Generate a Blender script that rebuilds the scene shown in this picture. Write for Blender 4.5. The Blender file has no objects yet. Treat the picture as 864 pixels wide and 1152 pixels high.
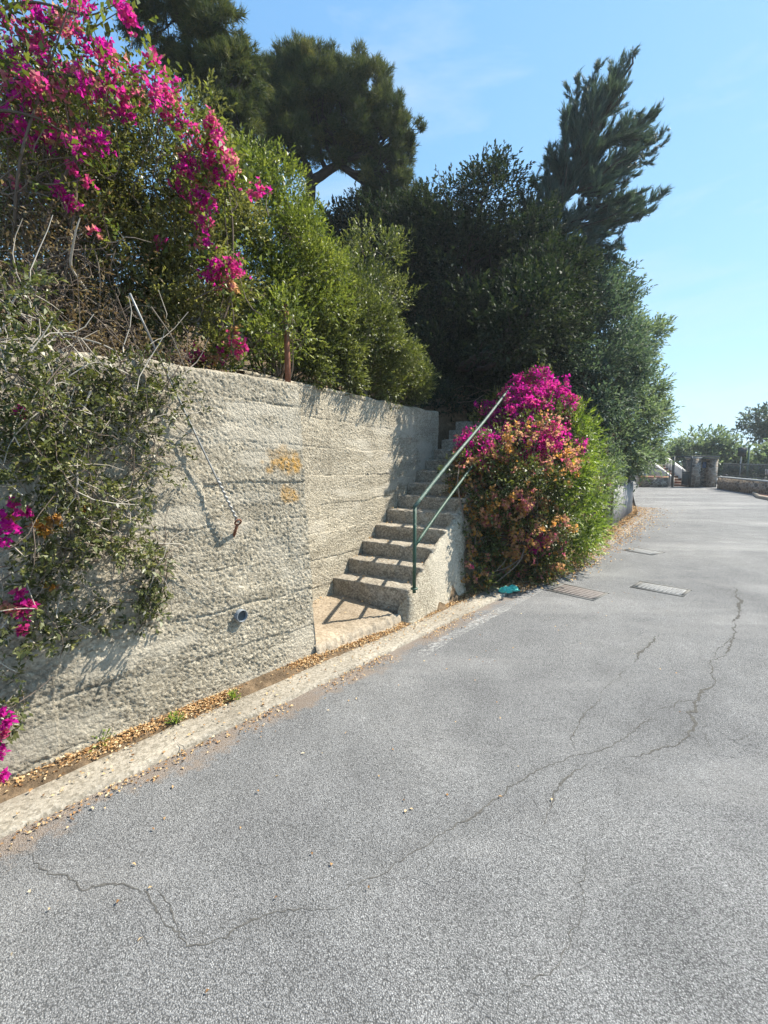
import bpy, math, random
import numpy as np
from mathutils import Vector
S = bpy.context.scene
C = S.collection
rng = np.random.default_rng(7)
random.seed(7)
PI = math.pi

# ------------------------------------------------------------------ camera model (metres, camera 1.75 m above the road)
F, H = 520.0, 1.75
TH = math.atan(61 / F)
def ray(px, py):
    a = (px - 432) / F; b = (576 - py) / F
    y = math.cos(TH) + b * math.sin(TH); z = -math.sin(TH) + b * math.cos(TH)
    return np.array([a / y, 1.0, z / y])
def at(px, py, D):
    r = ray(px, py) * D; r[2] += H; return r
def gz(px, py, z=0.0):
    r = ray(px, py); return at(px, py, (z - H) / r[2])

cam = bpy.data.cameras.new('camera'); co = bpy.data.objects.new('camera', cam); C.objects.link(co)
co.location = (0, 0, H); co.rotation_euler = (PI / 2 - TH, 0, 0)
cam.sensor_fit = 'VERTICAL'; cam.sensor_height = 36; cam.lens = 36 * F / 1152
cam.clip_start = 0.05; cam.clip_end = 5000
S.camera = co

# ------------------------------------------------------------------ light
SUN = np.array([0.610, 0.247, 0.753])
SUN_EL = math.asin(0.753); SUN_AZ = math.atan2(0.610, 0.247)
w = bpy.data.worlds.new('World'); S.world = w; w.use_nodes = True
nt = w.node_tree; bg = nt.nodes['Background']
sky = nt.nodes.new('ShaderNodeTexSky'); sky.sky_type = 'NISHITA'; sky.sun_disc = False
sky.sun_elevation = SUN_EL; sky.sun_rotation = SUN_AZ
sky.air_density = 0.9; sky.dust_density = 0.15; sky.ozone_density = 1.0; sky.altitude = 60
def vm(op, a, b):
    n_ = nt.nodes.new('ShaderNodeVectorMath'); n_.operation = op
    for k_, q in enumerate((a, b)):
        if isinstance(q, bpy.types.NodeSocket): nt.links.new(q, n_.inputs[k_])
        else: n_.inputs[k_].default_value = q
    return n_.outputs[0]
x_ = vm('MULTIPLY', sky.outputs[0], (0.13, 0.13, 0.13))
y_ = vm('MULTIPLY', vm('DIVIDE', x_, vm('ADD', x_, (0.42, 0.34, 0.30))), (3.75, 4.9, 5.9))
tc = nt.nodes.new('ShaderNodeTexCoord'); mp_ = nt.nodes.new('ShaderNodeMapping'); mp_.inputs['Scale'].default_value = (2.2, 2.2, 9); mp_.inputs['Rotation'].default_value = (0.35, 0.3, 0.4)
nz = nt.nodes.new('ShaderNodeTexNoise'); nz.inputs['Scale'].default_value = 1.6; nz.inputs['Detail'].default_value = 7; nz.inputs['Roughness'].default_value = 0.62; nz.inputs['Distortion'].default_value = 0.4
nt.links.new(tc.outputs['Generated'], mp_.inputs[0]); nt.links.new(mp_.outputs[0], nz.inputs['Vector'])
rp = nt.nodes.new('ShaderNodeMapRange'); rp.inputs[1].default_value = 0.52; rp.inputs[2].default_value = 0.82; rp.inputs[4].default_value = 0.35; nt.links.new(nz.outputs['Fac'], rp.inputs[0])
tint = nt.nodes.new('ShaderNodeMix'); tint.data_type = 'RGBA'; tint.inputs[7].default_value = (3.0, 3.4, 3.7, 1)
nt.links.new(rp.outputs[0], tint.inputs[0]); nt.links.new(y_, tint.inputs[6]); nt.links.new(tint.outputs[2], bg.inputs['Color']); bg.inputs['Strength'].default_value = 0.12
sl = bpy.data.lights.new('sun', 'SUN'); sl.energy = 4.6; sl.angle = math.radians(0.5); sl.color = (1, 0.94, 0.82)
so = bpy.data.objects.new('sun', sl); C.objects.link(so); so.location = (20, 8, 25)
so.rotation_euler = Vector(SUN).to_track_quat('Z', 'Y').to_euler()
S.view_settings.view_transform = 'Standard'; S.view_settings.look = 'None'
S.view_settings.exposure = 1.25; S.view_settings.gamma = 1; S.view_settings.use_curve_mapping = False
S.render.engine = 'CYCLES'
S.cycles.use_denoising = True
S.cycles.max_bounces = 6; S.cycles.diffuse_bounces = 3; S.cycles.transmission_bounces = 4; S.cycles.glossy_bounces = 2
S.cycles.transparent_max_bounces = 6; S.cycles.volume_bounces = 1
S.cycles.use_adaptive_sampling = True; S.cycles.adaptive_threshold = 0.015

# ------------------------------------------------------------------ numpy noise
def h2(ix, iy, seed):
    n = (ix.astype(np.int64) * 374761393 + iy.astype(np.int64) * 668265263 + seed * 1274126177) & 0xffffffff
    n = ((n ^ (n >> 13)) * 1274126177) & 0xffffffff
    n = n ^ (n >> 16)
    return (n & 0xffffff) / float(0xffffff)
def vn(x, y, seed=0):
    ix = np.floor(x); iy = np.floor(y); fx = x - ix; fy = y - iy
    fx = fx * fx * (3 - 2 * fx); fy = fy * fy * (3 - 2 * fy)
    a = h2(ix, iy, seed); b = h2(ix + 1, iy, seed); c = h2(ix, iy + 1, seed); d = h2(ix + 1, iy + 1, seed)
    return a + (b - a) * fx + (c - a) * fy + (a - b - c + d) * fx * fy
def fbm(x, y, seed=0, o=4):
    s = 0; amp = 0.5; t = 0
    for k in range(o):
        s = s + amp * vn(x * 2 ** k + 17.3 * k, y * 2 ** k - 9.1 * k, seed + k); t += amp; amp *= 0.5
    return s / t
def worley(x, y, seed=0):
    ix = np.floor(x); iy = np.floor(y); best = np.full(x.shape, 9.0)
    for dx in (-1, 0, 1):
        for dy in (-1, 0, 1):
            cx = ix + dx; cy = iy + dy
            px = cx + h2(cx, cy, seed); py = cy + h2(cx, cy, seed + 51)
            best = np.minimum(best, (px - x) ** 2 + (py - y) ** 2)
    return np.sqrt(best)
def sst(a, b, x):
    t = np.clip((x - a) / (b - a), 0, 1); return t * t * (3 - 2 * t)

# ------------------------------------------------------------------ object helpers
def link(name, me, mat, parent=None):
    o = bpy.data.objects.new(name, me); C.objects.link(o)
    if mat: me.materials.append(mat)
    if parent: o.parent = parent
    return o
def mesh(name, V, Fs, mat, parent=None, smooth=False, attrs=None):
    """V (n,3); Fs list of int arrays (m,k)"""
    V = np.asarray(V, dtype=np.float32)
    if parent is not None:
        V = V - np.array(parent.location, dtype=np.float32)
    Fs = [np.asarray(f, dtype=np.int32) for f in Fs if len(f)]
    me = bpy.data.meshes.new(name)
    me.vertices.add(len(V)); me.vertices.foreach_set('co', V.ravel())
    li = np.concatenate([f.ravel() for f in Fs]); ln = np.concatenate([np.full(len(f), f.shape[1], dtype=np.int32) for f in Fs])
    me.loops.add(len(li)); me.loops.foreach_set('vertex_index', li)
    me.polygons.add(len(ln)); st = np.concatenate([[0], np.cumsum(ln)[:-1]]).astype(np.int32)
    me.polygons.foreach_set('loop_start', st)
    me.update(calc_edges=True); me.validate()
    if smooth: me.polygons.foreach_set('use_smooth', np.ones(len(me.polygons), dtype=bool))
    for k, a in (attrs or {}).items():
        if len(me.vertices) != len(a): continue
        at_ = me.attributes.new(k, 'FLOAT', 'POINT'); at_.data.foreach_set('value', np.asarray(a, dtype=np.float32))
    return link(name, me, mat, parent)
class MB:
    """collects shapes that become ONE mesh object"""
    def __init__(s): s.V = []; s.Q = []; s.T = []; s.N = []; s.n = 0; s.A = []
    def add(s, V, Q=None, T=None, v=0.5):
        V = np.asarray(V, float); s.V.append(V)
        if Q is not None and len(Q): s.Q.append(np.asarray(Q) + s.n)
        if T is not None and len(T): s.T.append(np.asarray(T) + s.n)
        s.A.append(np.full(len(V), v) if np.isscalar(v) else np.asarray(v)); s.n += len(V)
    def ngon(s, idx): s.N.append(np.asarray([idx]))
    def box(s, c, size, rz=0.0, v=0.5, bev=0.0):
        x, y, z = np.array(size) / 2
        P = np.array([[-x, -y, -z], [x, -y, -z], [x, y, -z], [-x, y, -z], [-x, -y, z], [x, -y, z], [x, y, z], [-x, y, z]])
        if bev:
            P[4:, :2] *= 1 - bev
        cs, sn = math.cos(rz), math.sin(rz)
        R = np.array([[cs, -sn, 0], [sn, cs, 0], [0, 0, 1]])
        s.add(P @ R.T + np.array(c), [[0, 3, 2, 1], [4, 5, 6, 7], [0, 1, 5, 4], [1, 2, 6, 5], [2, 3, 7, 6], [3, 0, 4, 7]], v=v)
    def hexa(s, P, v=0.5):
        s.add(P, [[0, 3, 2, 1], [4, 5, 6, 7], [0, 1, 5, 4], [1, 2, 6, 5], [2, 3, 7, 6], [3, 0, 4, 7]], v=v)
    def tube(s, pts, rad, n=6, v=0.5, cap=True):
        P = np.asarray(pts, float); m = len(P)
        rad = np.full(m, rad) if np.isscalar(rad) else np.asarray(rad)
        T = np.gradient(P, axis=0); T /= np.linalg.norm(T, axis=1)[:, None] + 1e-9
        ref = np.array([0, 0, 1.0]) if abs(T[0, 2]) < 0.9 else np.array([1.0, 0, 0])
        A = np.cross(T, ref); A /= np.linalg.norm(A, axis=1)[:, None] + 1e-9
        B = np.cross(T, A)
        th = np.arange(n) / n * 2 * PI
        V = P[:, None, :] + rad[:, None, None] * (np.cos(th)[None, :, None] * A[:, None, :] + np.sin(th)[None, :, None] * B[:, None, :])
        i = np.arange(m - 1)[:, None] * n; j = np.arange(n)[None, :]; j2 = (j + 1) % n
        Q = np.stack([i + j, i + j2, i + n + j2, i + n + j], -1).reshape(-1, 4)
        base = s.n
        s.add(V.reshape(-1, 3), Q, v=v)
        if cap and n > 3:
            s.ngon([base + k for k in range(n)][::-1]); s.ngon([base + (m - 1) * n + k for k in range(n)])
    def build(s, name, mat, parent=None, smooth=False, attr='v'):
        Fs = []
        if s.Q: Fs.append(np.concatenate(s.Q))
        if s.T: Fs.append(np.concatenate(s.T))
        groups = {}
        for nn in s.N: groups.setdefault(nn.shape[1], []).append(nn)
        for k in groups: Fs.append(np.concatenate(groups[k]))
        return mesh(name, np.concatenate(s.V), Fs, mat, parent, smooth, {attr: np.concatenate(s.A)})
def tag(o, label=None, cat=None, group=None, kind=None):
    if label: o['label'] = label
    if cat: o['category'] = cat
    if group: o['group'] = group
    if kind: o['kind'] = kind
    return o
def empty(name, loc, label, cat, group=None):
    o = bpy.data.objects.new(name, None); C.objects.link(o); o.location = tuple(float(x) for x in loc)
    o.empty_display_size = 0.2
    return tag(o, label, cat, group)
def grid_faces(nu, nv):
    i = np.arange(nu - 1)[:, None] * nv; j = np.arange(nv - 1)[None, :]
    return np.stack([i + j, i + nv + j, i + nv + j + 1, i + j + 1], -1).reshape(-1, 4)

# ------------------------------------------------------------------ materials
class NM:
    def __init__(s, name):
        s.m = bpy.data.materials.new(name); s.m.use_nodes = True; s.t = s.m.node_tree; s.t.nodes.clear()
        s.out = s.n('ShaderNodeOutputMaterial')
    def n(s, typ, **kw):
        nd = s.t.nodes.new(typ)
        for k, v in kw.items():
            if k in nd.bl_rna.properties: setattr(nd, k, v)
        return nd
    def l(s, a, b): s.t.links.new(a, b)
    def val(s, sock, v):
        if hasattr(v, 'links') or isinstance(v, bpy.types.NodeSocket): s.l(v, sock)
        else: sock.default_value = v
    def coord(s):
        if not hasattr(s, '_c'): s._c = s.n('ShaderNodeNewGeometry').outputs['Position']
        return s._c
    def attr(s, name): return s.n('ShaderNodeAttribute', attribute_name=name).outputs['Fac']
    def mapped(s, sc=(1, 1, 1), loc=(0, 0, 0), rz=0.0):
        mp = s.n('ShaderNodeMapping'); mp.inputs['Scale'].default_value = sc; mp.inputs['Location'].default_value = loc
        mp.inputs['Rotation'].default_value = (0, 0, rz); s.l(s.coord(), mp.inputs['Vector']); return mp.outputs[0]
    def noise(s, scale, detail=4, rough=0.55, vec=None, dist=0.0):
        n = s.n('ShaderNodeTexNoise'); n.inputs['Scale'].default_value = scale; n.inputs['Detail'].default_value = detail
        n.inputs['Roughness'].default_value = rough; n.inputs['Distortion'].default_value = dist
        s.l(vec if vec is not None else s.coord(), n.inputs['Vector']); return n.outputs['Fac']
    def voro(s, scale, feature='F1', out='Distance', vec=None):
        n = s.n('ShaderNodeTexVoronoi', feature=feature); n.inputs['Scale'].default_value = scale
        s.l(vec if vec is not None else s.coord(), n.inputs['Vector']); return n.outputs[out]
    def ramp(s, fac, stops):
        r = s.n('ShaderNodeValToRGB'); e = r.color_ramp.elements
        while len(e) < len(stops): e.new(0.5)
        for k, (p, c) in enumerate(stops):
            e[k].position = p
            e[k].color = (c, c, c, 1) if np.isscalar(c) else (*c, 1)
        s.l(fac, r.inputs[0]); return r.outputs[0]
    def mix(s, f, a, b, blend='MIX'):
        m = s.n('ShaderNodeMix', data_type='RGBA', blend_type=blend)
        s.val(m.inputs[0], f)
        for sock, v in ((m.inputs[6], a), (m.inputs[7], b)):
            if isinstance(v, bpy.types.NodeSocket): s.l(v, sock)
            else: sock.default_value = (v, v, v, 1) if np.isscalar(v) else (*v, 1)
        return m.outputs[2]
    def math(s, op, a, b=0.0, c=None):
        m = s.n('ShaderNodeMath', operation=op); s.val(m.inputs[0], a); s.val(m.inputs[1], b)
        if c is not None: s.val(m.inputs[2], c)
        return m.outputs[0]
    def sep(s, v):
        n = s.n('ShaderNodeSeparateXYZ'); s.l(v, n.inputs[0]); return n.outputs
    def bump(s, hgt, strength=0.5, dist=0.01, normal=None):
        b = s.n('ShaderNodeBump'); b.inputs['Strength'].default_value = strength; b.inputs['Distance'].default_value = dist
        s.l(hgt, b.inputs['Height'])
        if normal is not None: s.l(normal, b.inputs['Normal'])
        return b.outputs[0]
    def pbr(s, col, rough=0.8, spec=0.3, normal=None, metal=0.0):
        p = s.n('ShaderNodeBsdfPrincipled')
        if isinstance(col, bpy.types.NodeSocket): s.l(col, p.inputs['Base Color'])
        else: p.inputs['Base Color'].default_value = (*col, 1)
        s.val(p.inputs['Roughness'], rough); p.inputs['Specular IOR Level'].default_value = spec; p.inputs['Metallic'].default_value = metal
        if normal is not None: s.l(normal, p.inputs['Normal'])
        return p.outputs[0]
    def done(s, sh): s.l(sh, s.out.inputs['Surface']); return s.m

def leaf_mat(name, stops, trans=0.3, rough=0.45, spec=0.4, tcol=(1.3, 1.35, 0.7)):
    m = NM(name); col = m.ramp(m.attr('v'), stops)
    p = m.pbr(col, rough, spec)
    t = m.n('ShaderNodeBsdfTranslucent'); m.l(m.mix(1.0, col, tcol, 'MULTIPLY'), t.inputs['Color'])
    mx = m.n('ShaderNodeMixShader'); mx.inputs[0].default_value = trans
    m.l(p, mx.inputs[1]); m.l(t.outputs[0], mx.inputs[2])
    return m.done(mx.outputs[0])
def asphalt(name, crack=False):
    m = NM(name)
    v1 = m.voro(185, out='Color'); g1 = m.sep(v1)[0]
    d1 = m.voro(185); v2 = m.voro(340, out='Color'); g2 = m.sep(v2)[1]
    grain = m.ramp(g1, [(0, (.085, .085, .086)), (0.35, (.16, .16, .162)), (0.7, (.215, .215, .217)), (0.92, (.285, .285, .286)), (1, (.40, .40, .40))])
    fine = m.ramp(g2, [(0, 0.09), (0.6, 0.19), (1, 0.42)])
    c = m.mix(0.4, grain, fine)
    c = m.mix(m.ramp(d1, [(0.40, 0.0), (0.8, 0.8)]), c, 0.05)
    big = m.noise(0.55, 5, 0.6); mid = m.noise(2.3, 5, 0.65)
    c = m.mix(1.0, c, m.ramp(big, [(0.3, (0.86, 0.86, 0.87)), (0.5, (1.03, 1.03, 1.03)), (0.68, (1.20, 1.19, 1.17))]), 'MULTIPLY')
    c = m.mix(1.0, c, m.ramp(mid, [(0.3, 0.84), (0.7, 1.14)]), 'MULTIPLY')
    # pale dusty bands that run across the road
    bands = m.noise(1.0, 4, 0.6, vec=m.mapped((0.16, 0.75, 1), rz=0.25))
    c = m.mix(m.ramp(bands, [(0.50, 0.0), (0.72, 0.38)]), c, (0.38, 0.37, 0.355))
    # leaf-stained brown edge beside the gutter
    nn = m.n('ShaderNodeVectorMath', operation='DOT_PRODUCT'); m.l(m.coord(), nn.inputs[0]); nn.inputs[1].default_value = (0.751, -0.66, 0)
    q = m.math('ADD', nn.outputs['Value'], 3.01 - 0.38)
    st = m.math('ADD', q, m.math('MULTIPLY', m.math('SUBTRACT', m.noise(2.6, 6, 0.75), 0.40), -0.9))
    yl = m.math('LESS_THAN', m.sep(m.coord())[1], 9.0)
    c = m.mix(m.math('MULTIPLY', yl, m.ramp(st, [(0.0, 0.5), (0.10, 0.0)])), c, (0.24, 0.17, 0.115), 'MIX')
    if crack == 'grime':
        c = m.mix(m.math('MULTIPLY', m.attr('v'), m.ramp(m.noise(22, 6, .75), [(.42, 0.0), (.70, .45)])), c, (.07, .068, .065))
    if crack == 'line':
        c = m.mix(m.math('MULTIPLY', m.ramp(m.noise(26, 6, 0.75), [(0.47, 0.0), (0.60, 0.6)]), m.ramp(m.noise(1.1, 3, 0.6), [(0.36, 0.25), (0.6, 1.0)])), c, (.62, .61, .58))
    nb = m.bump(m.math('ADD', m.math('MULTIPLY', d1, -1.0), m.math('MULTIPLY', g1, 0.5)), 0.7, 0.006)
    return m.done(m.pbr(c, 0.85, 0.25, nb))
def concrete(name, cols, stains=False, fine=90, bump=0.6, patch=True):
    m = NM(name)
    c = m.ramp(m.noise(38, 6, 0.7), [(0.3, cols[0]), (0.5, cols[1]), (0.72, cols[2])])
    c = m.mix(0.5, c, m.ramp(m.sep(m.voro(62, out='Color'))[0], [(0, tuple(x * .8 for x in cols[0])), (0.45, cols[1]), (1, tuple(x * 1.15 for x in cols[2]))]))
    c = m.mix(1.0, c, m.ramp(m.noise(1.6, 5, 0.6), [(0.3, 0.84), (0.65, 1.12)]), 'MULTIPLY')
    c = m.mix(1.0, c, m.ramp(m.noise(1.0, 5, 0.65, vec=m.mapped((1.6, 1.6, 9))), [(0.32, (0.80, 0.79, 0.77)), (0.5, (1, 1, 1)), (0.7, (1.13, 1.12, 1.10))]), 'MULTIPLY')
    c = m.mix(m.ramp(m.noise(1.0, 5, 0.7, vec=m.mapped((7, 7, 0.5))), [(0.56, 0.0), (0.75, 0.35)]), c, tuple(x * .75 for x in cols[0]))
    if patch:
        pt = m.attr('patch'); c = m.mix(m.math('MULTIPLY', pt, 0.5), c, (0.56, 0.505, 0.41))
    if stains:
        og = m.math('MULTIPLY', m.attr('ochre'), m.ramp(m.noise(30, 5, 0.7), [(0.35, 0.25), (0.6, 1.0)]))
        c = m.mix(og, c, (0.52, 0.29, 0.07))
        c = m.mix(m.math('MULTIPLY', m.attr('dark'), 0.6), c, (0.13, 0.125, 0.11))
    nb = m.bump(m.math('ADD', m.noise(fine, 6, 0.8), m.math('MULTIPLY', m.voro(55), -0.5)), bump, 0.018)
    return m.done(m.pbr(c, 0.9, 0.2, nb))
def paint(name, col, rough=0.45, spec=0.4, worn=None, metal=0.0, scale=20):
    m = NM(name); c = m.ramp(m.noise(scale, 5, 0.65), [(0.3, tuple(x * 0.7 for x in col)), (0.6, col)])
    if worn: c = m.mix(m.ramp(m.noise(scale * 1.7, 6, 0.7), [(0.55, 0.0), (0.66, 0.85)]), c, worn)
    return m.done(m.pbr(c, rough, spec, m.bump(m.noise(60, 4), 0.15, 0.004), metal))

M = {}
M['asphalt'] = asphalt('asphalt')
CW = [(0.19, 0.162, 0.117), (0.415, 0.364, 0.277), (0.565, 0.504, 0.40)]
M['wall'] = concrete('rough_concrete', CW, True, 90, 0.9)
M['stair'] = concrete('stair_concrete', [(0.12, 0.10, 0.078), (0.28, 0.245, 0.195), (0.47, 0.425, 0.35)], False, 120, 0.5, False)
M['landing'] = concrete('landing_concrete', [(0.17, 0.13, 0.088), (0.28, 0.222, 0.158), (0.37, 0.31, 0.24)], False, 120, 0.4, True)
M['gutter'] = concrete('gutter_concrete', [(0.18, 0.157, 0.12), (0.31, 0.275, 0.222), (0.40, 0.36, 0.30)], False, 150, 0.5, False)
m = NM('earth'); c = m.ramp(m.noise(9, 6, 0.7), [(0.3, (0.07, 0.05, 0.032)), (0.55, (0.17, 0.12, 0.075)), (0.75, (0.30, 0.21, 0.13))])
M['earth'] = m.done(m.pbr(c, 0.95, 0.1, m.bump(m.noise(40, 6, 0.7), 0.8, 0.03)))
M['green_paint'] = paint('green_paint', (0.035, 0.085, 0.058), 0.55, 0.35, (0.17, 0.19, 0.15), scale=14)
M['pale_paint'] = paint('weathered_green_paint', (0.07, 0.12, 0.095), 0.6, 0.3, (0.24, 0.25, 0.21), scale=14)
M['rust'] = paint('rusty_iron', (0.20, 0.085, 0.05), 0.8, 0.2, (0.30, 0.14, 0.08), scale=18)
M['wire'] = paint('galvanised_wire', (0.33, 0.33, 0.32), 0.5, 0.5, (0.20, 0.15, 0.11), 0.4)
M['pvc'] = paint('grey_pipe', (0.20, 0.22, 0.24), 0.55, 0.4)
M['hole'] = paint('pipe_bore_shade', (0.10, 0.11, 0.115), 0.9, 0.1)  # dark colour standing in for the shade inside the pipe
M['bark'] = paint('grey_brown_bark', (0.17, 0.13, 0.10), 0.95, 0.1, (0.10, 0.08, 0.06), scale=12)
M['pinebark'] = paint('pine_bark', (0.055, 0.047, 0.042), 0.95, 0.1, (0.09, 0.07, 0.058), scale=9)
m = NM('twig'); M['twig'] = m.done(m.pbr(m.ramp(m.attr('v'), [(0, (0.06, 0.045, 0.035)), (0.5, (0.17, 0.13, 0.10)), (1, (0.42, 0.38, 0.32))]), 0.85, 0.2))
M['creeper'] = leaf_mat('creeper_leaf', [(0, (0.035, 0.042, 0.018)), (0.45, (0.085, 0.10, 0.035)), (0.8, (0.15, 0.16, 0.058)), (1, (0.28, 0.26, 0.12))], 0.3, 0.42, 0.4)
M['olive'] = leaf_mat('olive_leaf', [(0, (0.055, 0.06, 0.024)), (0.45, (0.13, 0.135, 0.05)), (0.8, (0.23, 0.225, 0.085)), (1, (0.40, 0.37, 0.19))], 0.4, 0.4, 0.45)
M['green'] = leaf_mat('green_leaf', [(0, (0.045, 0.068, 0.017)), (0.5, (0.125, 0.158, 0.034)), (1, (0.27, 0.29, 0.08))], 0.38, 0.45, 0.35)
M['lime'] = leaf_mat('yellow_green_leaf', [(0, (0.05, 0.09, 0.018)), (0.5, (0.16, 0.23, 0.035)), (1, (0.33, 0.38, 0.08))], 0.4, 0.45, 0.4)
M['hedge'] = leaf_mat('hedge_leaf', [(0, (0.036, 0.052, 0.017)), (0.5, (0.10, 0.12, 0.036)), (1, (0.24, 0.25, 0.09))], 0.35, 0.48, 0.35)
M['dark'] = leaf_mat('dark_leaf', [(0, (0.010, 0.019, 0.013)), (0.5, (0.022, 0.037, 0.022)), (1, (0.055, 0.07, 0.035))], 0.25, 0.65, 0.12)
M['bluegreen'] = leaf_mat('veiled_blue_green_leaf', [(0, (0.030, 0.056, 0.052)), (0.5, (0.065, 0.105, 0.092)), (1, (0.14, 0.185, 0.14))], 0.35, 0.6, 0.15)  # leaf green lightened to carry the bluish lens veil in its colour
M['soft'] = leaf_mat('veiled_grey_green_leaf', [(0, (0.075, 0.115, 0.085)), (0.5, (0.14, 0.195, 0.14)), (1, (0.23, 0.27, 0.17))], 0.4, 0.55, 0.2)  # paleness of the veil over the right-hand trees is mixed into this green
M['pine'] = leaf_mat('pine_needle', [(0, (0.028, 0.045, 0.022)), (0.5, (0.065, 0.085, 0.036)), (1, (0.18, 0.17, 0.06))], 0.3, 0.6, 0.15)
M['bluepine'] = leaf_mat('blue_pine_needle', [(0, (0.03, 0.055, 0.05)), (0.5, (0.062, 0.10, 0.086)), (1, (0.15, 0.18, 0.13))], 0.3, 0.5, 0.3)
M['brownleaf'] = leaf_mat('dry_brown_leaf', [(0, (0.07, 0.05, 0.03)), (0.5, (0.16, 0.12, 0.07)), (1, (0.26, 0.21, 0.11))], 0.3, 0.7, 0.2, (1.2, 1.1, 0.8))
M['bract'] = leaf_mat('magenta_bract', [(0, (0.46, 0.009, 0.28)), (0.3, (0.61, 0.025, 0.31)), (0.5, (0.64, 0.08, 0.23)), (0.62, (0.56, 0.19, 0.22)), (0.75, (0.52, 0.31, 0.17)), (0.9, (0.46, 0.31, 0.12)), (1.0, (0.62, 0.33, 0.06))], 0.58, 0.7, 0.15, (1.1, 1.0, 1.1))
M['litter'] = leaf_mat('fallen_leaf', [(0, (0.16, 0.085, 0.04)), (0.4, (0.38, 0.21, 0.09)), (0.75, (0.58, 0.40, 0.20)), (1, (0.66, 0.52, 0.33))], 0.2, 0.8, 0.15, (1.1, 1, .8))

# ------------------------------------------------------------------ frames of the place
W0 = np.array([-0.59, 3.89, 0.0]); WE = np.array([0.66, 0.751, 0.0]); WN = np.array([0.751, -0.66, 0.0])
BAT = 0.08
def Wp(s, o, z):            # along the wall, out from its face, up
    s, o, z = np.broadcast_arrays(np.asarray(s, float), np.asarray(o, float), np.asarray(z, float))
    return W0 + s[..., None] * WE + (o - BAT * z)[..., None] * WN + z[..., None] * np.array([0, 0, 1.0])
def wall_hit(px, py, o=0.0):   # point on the plane that lies o in front of the wall face
    r = ray(px, py); nn = WN + np.array([0, 0, BAT])
    d = (np.dot(nn, W0) + o - np.dot(nn, np.array([0, 0, H]))) / np.dot(nn, r)
    return r * d + np.array([0, 0, H])
T0 = np.array([-0.598, 5.271, 0.0]); TA = np.array([0.503, 0.864, 0.0]); TB = np.array([0.864, -0.503, 0.0])
ZL = 0.19; RISE = 0.17; RUN = 0.314
def Tp(a, b, z):
    a, b, z = np.broadcast_arrays(np.asarray(a, float), np.asarray(b, float), np.asarray(z, float))
    return T0 + a[..., None] * TA + b[..., None] * TB + z[..., None] * np.array([0, 0, 1.0])

# road's left edge (outer edge of the gutter, then plain)
EDGE = np.array([[-12.0, -9.58], [-0.29, 3.62], [3.13, 7.52], [5.3, 10.6], [8.0, 14.45], [11.0, 20.3], [14.0, 26.0], [19, 40], [24, 70]])
def edge_dist(x, y):        # signed distance, positive on the left (hill) side
    best = np.full(np.shape(x), 1e9); sg = np.ones(np.shape(x))
    for a, b in zip(EDGE[:-1], EDGE[1:]):
        d = b - a; L = np.hypot(*d); t = np.clip(((x - a[0]) * d[0] + (y - a[1]) * d[1]) / L ** 2, 0, 1)
        qx = x - a[0] - t * d[0]; qy = y - a[1] - t * d[1]; ds = np.hypot(qx, qy)
        cr = d[0] * (y - a[1]) - d[1] * (x - a[0])
        m = ds < best; best = np.where(m, ds, best); sg = np.where(m, np.sign(cr), sg)
    return best * sg
def ground_z(x, y):
    x = np.asarray(x, float); y = np.asarray(y, float)
    d = edge_dist(x, y)
    far = sst(17, 25, y)
    slope_h = (2.4 + 0.12 * np.clip(d - 2, 0, 30)) * (1 - 0.75 * far)
    bank = slope_h * sst(0.35, 2.6, d)
    a = (x - T0[0]) * TA[0] + (y - T0[1]) * TA[1]; b = (x - T0[0]) * TB[0] + (y - T0[1]) * TB[1]
    s = (x - W0[0]) * WE[0] + (y - W0[1]) * WE[1]; o = (x - W0[0]) * WN[0] + (y - W0[1]) * WN[1]
    plateau = 2.33 + 0.10 * np.clip(-o - 0.4, 0, 1.4) + 0.42 * np.clip(-o - 1.8, 0, 9)
    behind_near = (s < 0.08) & (o < -0.34)
    behind_stairwall = (b < -0.2) & (a > -1.5) & (a < 3.0) & ((s < 0.12) | (o < -0.2))
    z = np.where(s < 0.12, -0.02, bank)
    z = np.where(behind_near | behind_stairwall, plateau, z)
    z = np.where((b < 0.0) & (a >= 3.0), 2.33 + 0.3 * np.clip(a - 3, 0, 8) + 0.42 * np.clip(-o - 1.8, 0, 9), z)
    stair = (b >= -0.2) & (b < 1.15) & (a > -1.6)
    zs = ZL - 0.25 + np.clip(a, 0, 4.4) / RUN * RISE - 0.1 + 0.34 * np.clip(a - 4.4, 0, 8)
    z = np.where(stair, np.minimum(z if False else np.maximum(zs, -0.05), 8), z)
    low = (a < 0.0) & (b > -1.5) & (s > -0.05) & (o > -1.9) & (b < 1.3) & ~((b < -0.2) & (o < -0.6))
    z = np.where(low, -0.05, z)
    # right of the stairs: the bank climbs away from the cheek
    rb = (b >= 1.15) & (s > 0)
    z = np.where(rb, np.minimum(bank, np.clip(0.1 + a * 0.55, 0, 3.2)), z)
    return z - 0.03 * (d > 0.02)

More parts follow.
